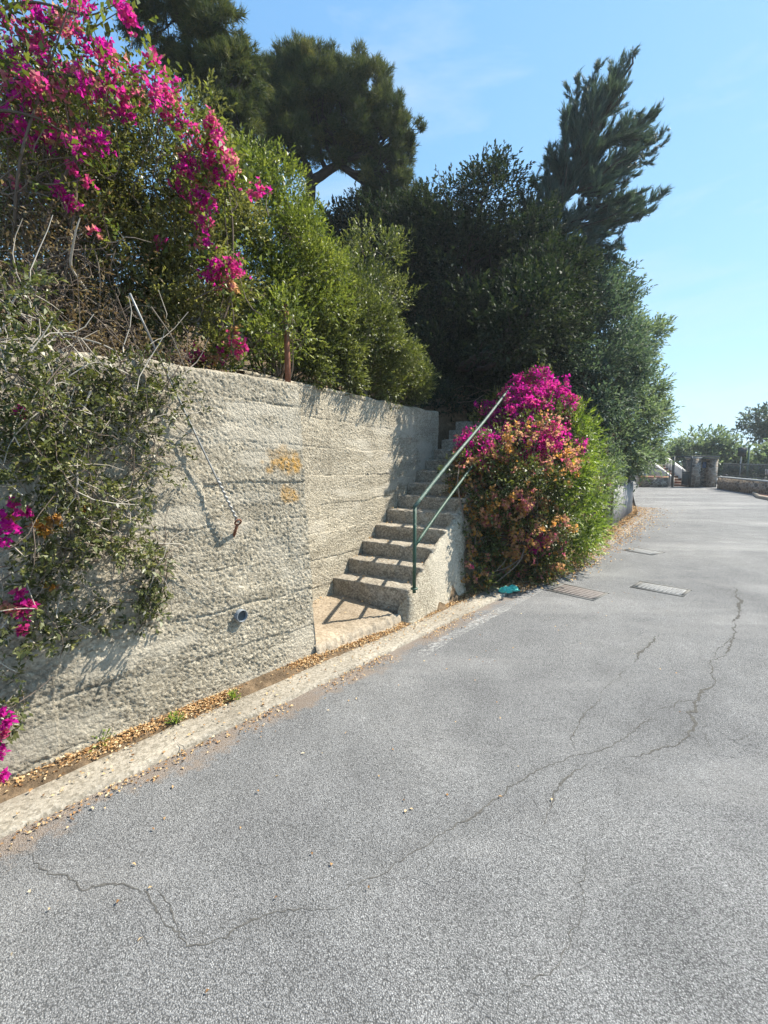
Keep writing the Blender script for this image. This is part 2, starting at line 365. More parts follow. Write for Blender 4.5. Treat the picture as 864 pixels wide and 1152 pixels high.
# ------------------------------------------------------------------ setting: road, ground, hillside
def polyroad():
    E_ = []
    for a, b in zip(EDGE[:-1], EDGE[1:]):
        k = max(2, int(np.hypot(*(b - a)) / 0.5))
        for t in np.arange(k) / k: E_.append(a + (b - a) * t)
    E_.append(EDGE[-1]); E_ = np.array(E_)
    us = np.array([0, 0.4, 1, 2, 4, 7, 11, 16, 22, 60, 100.0])
    V = []
    for p in E_:
        for u in us: V.append([p[0] + u * 0.93, p[1] - u * 0.36, 0.0])
    return mesh('road', V, [grid_faces(len(E_), len(us))[:, ::-1]], M['asphalt'])
tag(polyroad(), kind='structure')
gm = MB(); gm.add([[-70, -40, -0.12], [150, -40, -0.12], [150, 120, -0.12], [-70, 120, -0.12]], [[0, 1, 2, 3]])
tag(gm.build('ground', M['earth']), kind='structure')
xs = np.arange(-16, 22.01, 0.16); ys = np.arange(-7, 46.01, 0.16)
X, Y = np.meshgrid(xs, ys, indexing='ij')
Z = ground_z(X, Y) + (fbm(X * 1.3, Y * 1.3, 5) - 0.5) * 0.12 * (edge_dist(X, Y) > 0.6)
keep = edge_dist(X, Y) > -0.02
fc = grid_faces(len(xs), len(ys)); kf = keep.ravel()
fc = fc[kf[fc].all(axis=1)]
Z = np.where(keep, Z, -0.02)
tag(mesh('hillside', np.stack([X, Y, Z], -1).reshape(-1, 3), [fc], M['earth'], smooth=True), kind='structure')

# gutter strip
sS = np.concatenate([np.arange(-7, -3, 0.2), np.arange(-3, 4.2, 0.04)])
prof = [(0.115, -0.03), (0.12, 0.012), (0.135, 0.02), (0.25, 0.022), (0.36, 0.026), (0.385, 0.02), (0.395, -0.03)]
V = []
for s in sS:
    wob = (fbm(np.array(s * 1.5), np.array(1.0), 3) - 0.5) * 0.05
    wob2 = (fbm(np.array(s * 9.), np.array(4.0), 8) - 0.5) * 0.025
    pinch = float(sst(3.4, 4.2, np.array(s)))
    for k, (o, z) in enumerate(prof):
        oo = o + wob + (wob2 if k > 3 else 0) ; oo = oo + (0.39 - oo) * pinch * 0.8
        V.append(Wp(s, oo, 0.0) + np.array([0, 0, z + (fbm(np.array(s * 4), np.array(o * 9), 2) - 0.5) * 0.012]))
go = mesh('gutter', V, [grid_faces(len(sS), len(prof))[:, ::-1]], M['gutter'], smooth=False)
tag(go, kind='structure')

# cracks in the asphalt: ragged dirt-filled seams
def crack_strip(mb, pix, wmax=0.011, seed=0, z=0.0035, dens=1.0):
    P = np.array([gz(x, y, 0)[:2] for x, y in pix])
    seg = np.hypot(*np.diff(P, axis=0).T); cum = np.concatenate([[0], np.cumsum(seg)])
    n = max(12, int(cum[-1] / 0.012)); t = np.linspace(0, cum[-1], n)
    Q = np.stack([np.interp(t, cum, P[:, 0]), np.interp(t, cum, P[:, 1])], -1)
    for _ in range(6): Q[1:-1] = (Q[:-2] + 2 * Q[1:-1] + Q[2:]) / 4
    sc = 1 + 0.12 * cum[-1]
    Q += (np.stack([fbm(t * 4, t * 0 + 3, 21 + seed, 5), fbm(t * 4, t * 0 + 9, 22 + seed, 5)], -1) - 0.5) * 0.13
    Q += (np.stack([vn(t * 45, t * 0 + 3, 31 + seed), vn(t * 45, t * 0 + 9, 32 + seed)], -1) - 0.5) * 0.016
    T = np.gradient(Q, axis=0); T /= np.linalg.norm(T, axis=1)[:, None] + 1e-9
    Nn = np.stack([-T[:, 1], T[:, 0]], -1)
    ends = np.minimum(1, np.minimum(t, t[-1] - t) / 0.25)
    wd = 1.35 * wmax * np.clip((fbm(t * 2.2, t * 0 + 1, 41 + seed, 3) - 0.27) * 2.6 * dens, 0.32, 1.2) * (0.35 + 1.0 * vn(t * 60, t * 0, 43 + seed)) * ends
    V = np.concatenate([np.stack([Q - Nn * wd[:, None], Q + Nn * wd[:, None]], 1), np.full((n, 2, 1), z)], -1)
    mb.add(V.reshape(-1, 3), grid_faces(n, 2)[wd[:-1] > 0.0004])
CR = [([(20, 950), (60, 985), (90, 1003), (150, 995), (168, 1003), (182, 1030), (205, 1060), (230, 1058), (265, 1043), (300, 1026), (352, 1012), (385, 1020), (398, 1028)], 0.0062, 1.0),
      ([(352, 1012), (390, 998), (430, 985), (470, 955), (520, 925), (550, 910), (575, 885), (610, 862), (640, 852), (690, 838), (720, 815), (735, 805)], 0.0068, 0.9),
      ([(700, 855), (735, 850), (765, 835), (782, 818), (778, 805), (800, 768), (804, 745), (818, 728), (826, 715)], 0.011, 1.0),
      ([(826, 700), (830, 678), (826, 660)], 0.013, 1.0), ([(712, 745), (718, 735), (736, 722), (740, 712)], 0.009, .9),
      ([(555, 1150), (570, 1110), (600, 1090), (640, 1050), (655, 1000), (662, 960), (650, 925)], 0.004, 0.7),
      ([(605, 945), (615, 905), (640, 870), (655, 850)], 0.006, 0.8), ([(160, 1000), (175, 1010), (190, 1045), (198, 1065)], 0.004, 0.9), ([(735, 805), (760, 790), (790, 782)], 0.006, .7), ([(820, 830), (850, 826), (863, 822)], 0.006, .8), ([(470, 955), (478, 975), (470, 990)], .004, .6), ([(575, 885), (600, 905), (612, 930)], .004, .7), ([(782, 818), (800, 830), (812, 850)], .007, .8), ([(640, 852), (636, 828), (650, 806), (690, 770), (712, 745)], .005, .6), ([(352, 1012), (375, 995), (400, 988)], .004, .7), ([(804, 745), (826, 715), (830, 700)], .009, .8)]
cvs = MB()
for k, (pts, wd, dn) in enumerate(CR):
    for q in range(2): crack_strip(cvs, pts, wd * (1 if q == 0 else 0.35), 7 * k + 0 * q, 0.0019 + 0.0003 * q + 0.00004 * k, dn)
def grime_strip(mb, pix, half, seed, stg):
    P = np.array([gz(x, y, 0)[:2] for x, y in pix]); seg = np.hypot(*np.diff(P, axis=0).T); cum = np.concatenate([[0], np.cumsum(seg)]); n = max(10, int(cum[-1] / .05)); t = np.linspace(0, cum[-1], n)
    Q = np.stack([np.interp(t, cum, P[:, 0]), np.interp(t, cum, P[:, 1])], -1)
    for _ in range(14): Q[1:-1] = (Q[:-2] + 2 * Q[1:-1] + Q[2:]) / 4
    T = np.gradient(Q, axis=0); T /= np.linalg.norm(T, axis=1)[:, None] + 1e-9; Nn = np.stack([-T[:, 1], T[:, 0]], -1); us = np.linspace(-1, 1, 9)
    V = np.concatenate([Q[:, None] + us[None, :, None] * half * Nn[:, None], np.full((n, 9, 1), .0006 + .00005 * seed)], -1)
    e_ = np.minimum(1, np.minimum(t, t[-1] - t) / .4); mb.add(V.reshape(-1, 3), grid_faces(n, 9), v=(stg * e_[:, None] * (1 - us[None] ** 2) ** 1.5).ravel())
gm2 = MB()
for k, (pts, wd, dn) in enumerate(CR): grime_strip(gm2, pts, min(.11, .05 + 6 * wd), k, dn)
M['road_grime'] = asphalt('road_grime', 'grime')
tag(gm2.build('road_grime', M['road_grime']), kind='structure')
m = NM('crack_dirt'); M['crack'] = m.done(m.pbr(m.ramp(m.noise(60, 4), [(0.3, (0.06, 0.058, 0.055)), (0.7, (0.13, 0.125, 0.115))]), 0.95, 0.05))
tag(cvs.build('road_cracks', M['crack']), kind='structure')
# worn white line beside the gutter
M['line'] = asphalt('worn_white_line', 'line')
V = []
LP = [gz(470, 738)[:2], gz(500, 720)[:2], gz(570, 683)[:2], gz(610, 661)[:2], gz(640, 645)[:2], gz(662, 630)[:2], gz(720, 584)[:2], gz(733, 572)[:2]]
for p, q in zip(LP, LP[1:] + [LP[-1] + (LP[-1] - LP[-2])]):
    d = (q - p) / np.linalg.norm(q - p); nn = np.array([-d[1], d[0]])
    for u in (-0.06, 0.06): V.append([*(p + nn * u), 0.0012])
tag(mesh('road_line', V, [grid_faces(len(LP), 2)[:, ::-1]], M['line']), kind='structure')

# ------------------------------------------------------------------ rough board-marked concrete walls
def rough(s, z, seed, amp=1.0):
    lum = 1 - worley(s / 0.024, z / 0.021, seed); lum2 = h2(np.round(s / 0.0085), np.round(z / 0.0085), seed + 9); pit = worley(s / 0.055, z / 0.042, seed + 15)
    big = fbm(s * 2.6, z * 2.6, seed + 13, 5) - 0.5; strat = fbm(s * 3.2, z * 17, seed + 17, 4) - 0.5
    wobz = z + (fbm(s * 1.1, z * 0 + 5, seed + 20, 5) - 0.5) * 0.16 + 0.02 * s
    bi = np.floor(wobz / 0.31); fr = wobz / 0.31 - bi
    off = (h2(bi, np.floor(s / 1.9 + bi * 0.37), seed + 31) - 0.5) * 0.016
    edge = np.minimum(fr, 1 - fr) * 0.31
    present = sst(0.50, 0.64, fbm(s * 2.6, bi * 3.1, seed + 41, 4))
    groove = np.exp(-(edge / 0.008) ** 2) * present
    pm = sst(0.56, 0.68, fbm(s * 1.7 + 0.4 * z, z * 5.2, seed + 51, 5))
    k = (1 - 0.55 * pm) * (0.5 + 1.0 * fbm(s * 3, z * 4, seed + 55, 3))
    d = amp * (0.006 * (lum - .5) * k + 0.009 * (lum2 - .5) * k - 0.003 * (1 - sst(0.1, .42, pit)) * k + 0.017 * big + 0.010 * strat + off - 0.011 * groove)
    return d, pm
def rough_wall(name, fr, s_list, zt, seed, thick, extra=None, amp=1.0):
    zs = np.concatenate([[-0.15], np.arange(0, zt - 0.03, 0.0085), [zt - 0.02, zt - 0.006]])
    s_ = np.asarray(s_list); Sg, Zg = np.meshgrid(s_, zs, indexing='ij')
    d, pm = rough(Sg, Zg, seed, amp)
    zr = zt + (fbm(s_ * 4, s_ * 0, seed + 61, 4) - 0.5) * 0.05
    Zg = Zg * (zr / zt)[:, None]
    back = [0.012, 0.05, 0.15, thick - 0.02, thick, thick]
    bz = [0.0, 0.012, 0.02, 0.0, -0.03, None]
    Vf = fr(Sg, d, Zg)
    cols = [Vf]; pms = [pm]
    for bo, z_ in zip(back, bz):
        zz = np.full(len(s_), -0.15) if z_ is None else zr + z_
        dd, pp = rough(s_, np.full(len(s_), zt + bo), seed, 1.0)
        cols.append(fr(s_, -bo + (dd * 0.5 if z_ is not None else 0), zz + (dd * 0.6 if z_ is not None else 0))[:, None, :]); pms.append(pp[:, None])
    A = np.concatenate(cols, 1); P = np.concatenate(pms, 1); nv = A.shape[1]
    V = A.reshape(-1, 3); at_ = {'patch': P.ravel()}
    if extra: at_.update(extra(np.concatenate([Sg, np.repeat(s_[:, None], 6, 1)], 1).ravel(), np.concatenate([Zg, np.full((len(s_), 6), zt)], 1).ravel()))
    caps = [np.arange(nv)[None, :], (np.arange(nv) + (len(s_) - 1) * nv)[None, ::-1]]
    return mesh(name, V, [grid_faces(len(s_), nv)[:, ::-1]] + caps, M['wall'], attrs=at_)
WS = np.concatenate([np.arange(-6.5, -2.9, 0.05), np.arange(-2.9, 0.0, 0.0085), [0.0]])
def stains(s, z):
    pos = Wp(s, 0, z)
    def blob(px, py, rs, rz):
        p = wall_hit(px, py); ss = np.dot(p - W0, WE); zz = p[2]
        n_ = (fbm(s * 14, z * 14, 77, 4) - 0.5) * 1.3
        return 1 - sst(0.55, 1.05, np.hypot((s - ss) / rs, (z - zz) / rz) + n_)
    oc = np.maximum(blob(321, 522, 0.20, 0.10) * 1.0, blob(326, 556, 0.10, 0.10) * 0.75); oc = np.maximum(oc, 0.45 * blob(317, 512, 0.15, 0.10))
    dk = blob(60, 800, 0.5, 0.35) * 0.5
    return {'ochre': np.clip(oc, 0, 1), 'dark': dk}
def lighter(s, z):
    at_ = stains(s, z); return at_
wl = rough_wall('retaining_wall', Wp, WS, 2.37, 11, 0.36, lighter)
tag(wl, 'tall rough grey concrete retaining wall with an ochre stain, drain pipe and iron anchor beside the road', 'wall')
# pale cement skim where the anchor and the board joints were patched
pa = wl.data.attributes['patch']; arr = np.zeros(len(wl.data.vertices), dtype=np.float32); pa.data.foreach_get('value', arr)
co_ = np.zeros(len(wl.data.vertices) * 3, dtype=np.float32); wl.data.vertices.foreach_get('co', co_); co_ = co_.reshape(-1, 3)
ss = (co_ - W0) @ WE; zz = co_[:, 2]
for px, py, rs, rz, k in [(270, 590, 0.12, 0.08, 1.0), (240, 490, 0.32, 0.09, 1.0), (300, 500, 0.25, 0.05, .9), (318, 480, 0.14, 0.05, .8), (280, 560, 0.3, 0.05, .7), (310, 620, 0.2, 0.12, .6), (335, 620, 0.06, 0.4, .6), (205, 590, 0.25, 0.05, .7)]:
    p = wall_hit(px, py); s0 = np.dot(p - W0, WE); z0 = p[2]
    arr = np.maximum(arr, k * (1 - sst(0.5, 1.1, np.hypot((ss - s0) / rs, (zz - z0) / rz) + (fbm(ss * 9, zz * 9, 91, 4) - 0.5) * 1.2)))
pa.data.foreach_set('value', arr)
# the recessed wall behind the stairs
def Tw(s, o, z): return Tp(s, np.asarray(o) - 0.0, z)
w2 = rough_wall('stair_wall', Tw, np.concatenate([np.arange(-1.25, 3.0, 0.011), [3.0]]), 2.50, 29, 0.28, lambda s, z: {'ochre': s * 0, 'dark': s * 0}, 0.8)
tag(w2, 'rough grey concrete wall set back behind the steps, under the clipped hedge', 'wall')

# ------------------------------------------------------------------ staircase
st = empty('staircase', Tp(0.5, 0.5, 0), 'steep flight of worn concrete steps climbing beside the recessed wall into the dark trees', 'staircase')
def step_mesh(a0, a1, b0, b1, z0, z1, seed):
    r = 0.014
    prof = [(a0 + 0.004, z0)] + [(a0 + (fz * 0.0), z0 + (z1 - r - z0) * fz) for fz in np.linspace(0.1, 1, 9)]
    prof += [(a0 + r * (1 - math.cos(t)), z1 - r + r * math.sin(t)) for t in (0.4, 0.8, 1.2)]
    prof += [(a0 + r + (a1 - a0 - r) * f_, z1) for f_ in np.linspace(0.05, 1, 12)] + [(a1, z0)]
    prof = np.array(prof); bs = np.concatenate([[b0], np.linspace(b0 + 0.01, b1 - 0.03, 42), [b1 - 0.012, b1]])
    V = []
    for ib, b in enumerate(bs):
        sh = 0.02 if ib == len(bs) - 1 else (0.006 if ib == len(bs) - 2 else 0)
        n1 = (fbm(b * 16 + prof[:, 0] * 5, prof[:, 1] * 16 + prof[:, 0] * 11, seed, 4) - 0.5) * 0.030
        chip = np.clip(fbm(np.array(b * 7.0), np.array(seed * 1.7), 5, 4) - 0.56, 0, 1) * 0.14
        edge = np.exp(-((prof[:, 0] - a0) / 0.03) ** 2) * np.exp(-((prof[:, 1] - z1) / 0.03) ** 2)
        wav = (fbm(np.array(b * 2.2), np.array(seed * 3.3), 9, 3) - 0.5) * 0.035
        aa = prof[:, 0] + n1 * 0.8 + edge * chip + sh + wav * (prof[:, 0] < a1 - 0.02); zz = prof[:, 1] + n1 * 0.4 - edge * chip * 0.8 - sh * 0.7
        V.append(Tp(aa, b, zz))
    k = len(prof); V = np.array(V).reshape(-1, 3); nb = len(bs)
    return V, grid_faces(nb, k), [np.arange(k)[None, ::-1], (np.arange(k) + (nb - 1) * k)[None, :]]
rw = [0.99, 1.0, 1.0, 1.01, 1.02, 1.03, 1.03, 1.03, 1.04, 1.04, 1.05, 1.05, 1.05, 1.05, 1.05]
for n in range(13):
    z1 = ZL + RISE * (n + 1)
    V, Q, caps = step_mesh(n * RUN, (n + 1) * RUN + 0.06, 0.004, rw[n], (z1 - RISE - 0.07) if n else -0.06, z1, 100 + n)
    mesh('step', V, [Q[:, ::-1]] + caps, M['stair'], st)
# rough sloping cheek on the right of the steps
aS = np.arange(-0.16, 4.6, 0.022); bS = np.concatenate([[0.90], np.arange(0.96, 1.5, 0.022), [1.52]])
Ag, Bg = np.meshgrid(aS, bS, indexing='ij')
top = ZL + 0.10 + np.clip(Ag, -0.05, 4.5) / RUN * RISE
ot = (Tp(Ag, Bg, 0) - W0) @ WN                       # distance to the wall line -> towards the road the cheek falls away
spread = 0.03 + 0.10 * sst(0, 1.2, Ag)
fall = sst(1.0, 1.0 + spread + 0.10, Bg)
front = sst(-0.16, 0.02, Ag)
Zc = top * (1 - fall) * front + (-0.06) * (1 - (1 - fall) * front)
Zc = Zc + (fbm(Ag * 7, Bg * 7, 71, 4) - 0.5) * 0.16 * (1 - 0.7 * (1 - fall)) + (1 - worley(Ag / 0.06, Bg / 0.06, 72)) * 0.02
Zc = np.where(Bg < 0.95, np.minimum(Zc, top - 0.1), Zc); Zc = np.maximum(Zc, -0.06)
mesh('side_cheek', Tp(Ag, Bg, Zc).reshape(-1, 3), [grid_faces(len(aS), len(bS))[:, ::-1]], M['wall'], st, smooth=True,
     attrs={'patch': sst(0.45, 0.65, fbm(Ag * 3, Bg * 3, 4)).ravel(), 'ochre': Ag.ravel() * 0, 'dark': Ag.ravel() * 0})
# landing at the foot: a sheet between the near wall's corner, the first step and the gutter, with a rough front lip
us = np.concatenate([np.arange(-0.02, 1.32, 0.02)]); ws = np.arange(0, 1.0001, 0.02)
V = []; pat = []
for u in us:
    s = u
    oin = -1.95 + 0.0 * s
    outer = 0.03 + (fbm(np.array(s * 5), np.array(2.), 6) - 0.5) * 0.08 + (vn(np.array(s * 30), np.array(5.), 19) - .5) * .012
    o = np.concatenate([oin + (outer - oin) * ws, [outer + 0.015, outer + 0.03, outer + 0.045, outer + 0.05]])
    zt = ZL - 0.05 * sst(0.55, 1.0, ws) + (fbm(s * 6 + 0 * ws, ws * 9, 15) - 0.5) * 0.03 + (vn(s * 40 + 0 * ws, ws * 80, 18) - .5) * (.008 + .03 * sst(.85, 1, ws)) - 0.02
    edge_n = float(fbm(np.array(s * 12), np.array(7.), 16)) * 0.05
    z = np.concatenate([zt, [zt[-1] - 0.035 - edge_n * .5, zt[-1] - 0.07 - edge_n, 0.03, -0.05]])
    pk = float(1 - sst(1.05, 1.28, np.array(s))); z = z * pk - 0.05 * (1 - pk)
    V.append(Wp(s, o, 0.0) + z[:, None] * np.array([0, 0, 1.0]))
    pat.append(np.concatenate([sst(0.86, 0.99, ws) * .35, [.35, .3, .15, .1]]))
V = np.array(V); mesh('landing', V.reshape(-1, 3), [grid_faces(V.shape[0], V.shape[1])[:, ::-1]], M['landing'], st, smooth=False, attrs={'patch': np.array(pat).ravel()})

# handrail
RB = np.array([0.319, 4.756, 0.33]); hr = empty('handrail', RB, 'green painted tube handrail climbing the right side of the steps into the magenta bush', 'handrail')
PH = 1.25; RS = 0.47; RT = 0.019
mb = MB(); mb.tube([RB, RB + [0, 0, 0.45], [RB[0], RB[1], PH]], RT, 10); mb.tube([RB + [0, 0, 0.04], RB + [0, 0, 0.055]], 0.04, 10); mb.build('post', M['green_paint'], hr, True)
def rail(zb, t0, t1, r, name):
    mb = MB(); ts = np.linspace(t0, t1, 24)
    pts = np.stack([RB[0] + TA[0] * ts, RB[1] + TA[1] * ts, zb + RS * ts + 0.012 * np.sin(ts * 2.1)], -1); mb.tube(pts, r, 10)
    return mb.build(name, M['pale_paint'] if name == 'top_rail' else M['green_paint'], hr, True)
rail(PH, -0.012, 3.9, 0.020, 'top_rail'); rail(PH - 0.42, 0.0, 3.8, 0.017, 'lower_rail')
for t in (3.5,):
    b_ = RB + TA * t; mb = MB(); mb.tube([b_ + [0, 0, t * 0.5], [b_[0], b_[1], PH + RS * t]], 0.021, 10); mb.build('post', M['green_paint'], hr, True)

# ------------------------------------------------------------------ fittings on the near wall
p = wall_hit(270, 692, 0.0)
dp = empty('drain_pipe', p, 'short grey round drain pipe end poking out low on the retaining wall', 'pipe')
nw = WN * 0.985 + np.array([0, 0, 0.06]); mb = MB()
th = np.arange(20) / 20 * 2 * PI; R1, R2 = 0.047, 0.041
ring = lambda r, o: p + WN * o + np.outer(np.cos(th) * r, WE) + np.outer(np.sin(th) * r, [0, 0, 1.0])
V = np.concatenate([ring(R1, -0.08), ring(R1, 0.034), ring(R2, 0.036), ring(R2, -0.03)])
i = np.arange(3)[:, None] * 20; j = np.arange(20)[None, :]
mb.add(V, np.stack([i + j, i + (j + 1) % 20, i + 20 + (j + 1) % 20, i + 20 + j], -1).reshape(-1, 4)); mb.build('sleeve', M['pvc'], dp, True)
mb = MB(); mb.add(ring(R2, 0.012)); mb.ngon(list(range(20))); mb.build('bore_shade_cap', M['hole'], dp)  # disc closing the bore, coloured dark as its inner shade

p = wall_hit(267, 590, 0.06); q = wall_hit(262, 606, -0.02)
ia = empty('wall_anchor', p, 'rusty iron anchor rod with an eye, fixed in pale mortar on the retaining wall', 'anchor')
mb = MB(); mb.tube([q, q + (p - q) * 0.5, p], 0.011, 8); mb.build('rod', M['rust'], ia, True)
c0 = p + (p - q) / np.linalg.norm(p - q) * 0.02; ax1 = (p - q) / np.linalg.norm(p - q); ax2 = np.cross(ax1, WE); ax2 = WE
th2 = np.linspace(0, 2 * PI, 17); mb = MB(); mb.tube([c0 + 0.024 * (math.cos(t) * ax1 + math.sin(t) * ax2) for t in th2], 0.007, 7); mb.build('eye', M['rust'], ia, True)
top = at(146, 330, 3.0)
wr = empty('guy_wire', c0, 'thin taut steel wire running from the wall anchor up into the shrubs', 'wire')
def along(a, b, n, sag=0.0):
    t = np.linspace(0, 1, n)[:, None]; return a + (b - a) * t - np.array([0, 0, 1.0]) * sag * 4 * t * (1 - t)
mb = MB(); mb.tube(along(c0, top, 16, 0.015), 0.0065, 6); mb.build('strand', M['wire'], wr, True)
mb = MB(); tt = np.linspace(0, 0.22, 110)[:, None]; d_ = (top - c0)
pts = c0 + d_ * tt + 0.007 * (np.cos(tt * 260) * WE + np.sin(tt * 260) * WN); mb.tube(pts, 0.0075, 6)
mb.build('twisted_end', M['wire'], wr, True)
pb = Wp(-0.03, -0.30, 0)[0:2] if False else at(324, 432, 4.12)
pl = empty('metal_pole', (pb[0], pb[1], 2.3), 'rusty brown pipe standing on the corner of the retaining wall', 'pole')
mb = MB(); mb.tube([[pb[0], pb[1], 2.28], [pb[0], pb[1], 2.6], [pb[0] - 0.005, pb[1], 3.02]], 0.025, 12); mb.build('tube', M['rust'], pl, True)
mb = MB(); mb.tube([[pb[0] - 0.004, pb[1], 3.0], [pb[0] - 0.004, pb[1], 3.04]], 0.029, 12); mb.build('cap', M['rust'], pl, True)

# ------------------------------------------------------------------ vegetation toolkit
def unit(v): return v / (np.linalg.norm(v, axis=-1, keepdims=True) + 1e-9)
def rdir(n): return unit(rng.normal(size=(n, 3)))
UP = np.array([0, 0, 1.0])
def leaves(P, A, L, W, fold=0.25, nrm=None):
    """diamond leaves: base, two shoulders, tip; A leaf axis"""
    n = len(P); L = np.broadcast_to(L, n)[:, None]; W = np.broadcast_to(W, n)[:, None]
    R = rdir(n) if nrm is None else unit(nrm + 0.55 * rdir(n))
    side = unit(np.cross(A, R)); N = np.cross(side, A)
    mid = P + A * L * 0.48 + N * L * 0.05
    V = np.stack([P, mid + side * W * .5 + N * W * fold, P + A * L - N * L * 0.06, mid - side * W * .5 + N * W * fold], 1).reshape(-1, 3)
    i = np.arange(n)[:, None] * 4
    return V, np.concatenate([i, i + 1, i + 2, i + 3], 1)
def clumps(lst):
    out = []
    for c in lst:
        px, py, r, D = c[:4]; k = D / F
        out.append((at(px, py, D), np.array([r * k, (c[5] if len(c) > 5 else r) * k, (c[4] if len(c) > 4 and c[4] else r) * k])))
    return out
def sample(cl, dens, nsub=22, sub=0.36, up=0.35, lean=(0, 0, 0), jit=0.5, inner=0.55, droop=0.0):
    """sprig positions, directions and a clump shade value in lumpy crowns"""
    Ps, Ds, Vs, subs = [], [], [], []
    for c, r in cl:
        d = rdir(nsub); q = inner + (1.02 - inner) * rng.random(nsub) ** 0.6
        sc = c + d * r * q[:, None]; sr = r.mean() * sub * rng.uniform(0.65, 1.3, nsub)
        sv = rng.normal(0, 0.13, nsub)
        for k in range(nsub):
            m = int(dens * sr[k] ** 2 * 12); 
            if m < 1: continue
            dd = rdir(m); rr = sr[k] * rng.random(m) ** (1 / 2.4)
            P = sc[k] + dd * rr[:, None] * np.array([1, 1, 0.85])
            D = unit(0.5 * dd + 0.55 * d[k] + UP * (up - droop) + np.array(lean) + jit * rdir(m))
            Ps.append(P); Ds.append(D); Vs.append(np.full(m, 0.45 + sv[k])); subs.append(None)
        subs[-1:] = [None]
    return np.concatenate(Ps), np.concatenate(Ds), np.concatenate(Vs)
def sprig_leaves(P, D, V, n=6, sl=0.12, L=0.03, W=0.012, ang=0.9, fold=0.25, vj=0.21, lj=0.3, upn=True):
    N = len(P); t = np.tile(np.linspace(0.1, 1, n), N); i = np.repeat(np.arange(N), n)
    perp = unit(np.cross(D[i], rdir(N * n))); a = ang * (1.15 - 0.75 * t) + rng.normal(0, 0.15, N * n)
    A = unit(D[i] * np.cos(a)[:, None] + perp * np.sin(a)[:, None])
    B = P[i] + D[i] * (sl * t)[:, None]
    sc = np.clip(rng.normal(1, lj, N * n), 0.45, 1.7)
    Vv, Q = leaves(B, A, L * sc, W * sc, fold, (UP * 0.9 + np.array([0.2, -0.1, 0])) if upn else None)
    v = np.clip(V[i] + rng.normal(0, vj, N * n) + 0.12 * (t - 0.5), 0, 1)
    return Vv, Q, np.repeat(v, 4)
def needle_tufts(P, D, V, n=12, L=0.14, W=0.011, spread=0.75, vj=0.12):
    N = len(P); i = np.repeat(np.arange(N), n)
    A = unit(D[i] + spread * rdir(N * n)); side = unit(np.cross(A, rdir(N * n)))
    B = P[i] - D[i] * (rng.random(N * n) * L * 0.9)[:, None]; l = L * rng.uniform(0.6, 1.15, N * n)[:, None]
    Vv = np.stack([B - side * W / 2, B + side * W / 2, B + A * l], 1).reshape(-1, 3)
    T = np.arange(N * n)[:, None] * 3 + np.array([[0, 1, 2]])
    return Vv, T, np.repeat(np.clip(V[i] + rng.normal(0, vj, N * n), 0, 1), 3)
def bend(a, b, n=7, amp=0.12, sag=0.0):
    L = np.linalg.norm(b - a); t = np.linspace(0, 1, n)[:, None]; p = a + (b - a) * t
    o = rdir(1)[0] * amp * L; o2 = rdir(1)[0] * amp * L * 0.5
    return p + o * np.sin(PI * t) + o2 * np.sin(2 * PI * t) - UP * sag * L * np.sin(PI * t)
def tree(name, label, cat, base, path, r0, r1, cl, leafmat, barkmat, style, group=None, subs=9, limb=0.35, **kw):
    base = np.asarray(base, float)
    root = empty(name, base, label, cat, group)
    path = np.asarray(path, float); n = len(path)
    fine = np.stack([np.interp(np.linspace(0, n - 1, n * 4), np.arange(n), path[:, k]) for k in range(3)], -1)
    fine[1:-1] += rng.normal(0, 0.02 + 0.1 * r0, fine[1:-1].shape) * np.array([1, 1, 0.3])
    mb = MB(); mb.tube(fine, np.linspace(r0, r1, len(fine)), 10); mb.build('trunk', M[barkmat], root, True)
    br = MB()
    for c, r in cl:
        k = np.argmin(np.linalg.norm(fine - (c - UP * r[2] * 0.8), axis=1)); k = max(2, min(k, len(fine) - 1))
        rb = max(0.02, (r0 + (r1 - r0) * k / len(fine)) * 0.55)
        pts = bend(fine[k], c, 8, 0.10, 0.06); br.tube(pts, np.linspace(rb, rb * limb, 8), 6, v=0.4)
        for _ in range(subs):
            j = rng.integers(3, 8); q = c + rdir(1)[0] * r * 0.85
            br.tube(bend(pts[j], q, 5, 0.12), np.linspace(rb * 0.35, 0.006, 5), 4, v=0.4, cap=False)
    br.build('branches', M[barkmat], root, True)
    sk = {k: kw[k] for k in ('dens', 'nsub', 'sub', 'up', 'lean', 'jit', 'inner', 'droop') if k in kw}
    P, D, V = sample(cl, **sk)
    mb = MB()
    if style == 'needle':
        Vv, T, v = needle_tufts(P, D, V, **{k: kw[k] for k in ('n', 'L', 'W', 'spread') if k in kw}); mb.add(Vv, T=T, v=v)
    else:
        Vv, Q, v = sprig_leaves(P, D, V, **{k: kw[k] for k in ('n', 'sl', 'L', 'W', 'ang') if k in kw}); mb.add(Vv, Q=Q, v=v)
    mb.build('foliage', M[leafmat], root)
    return root
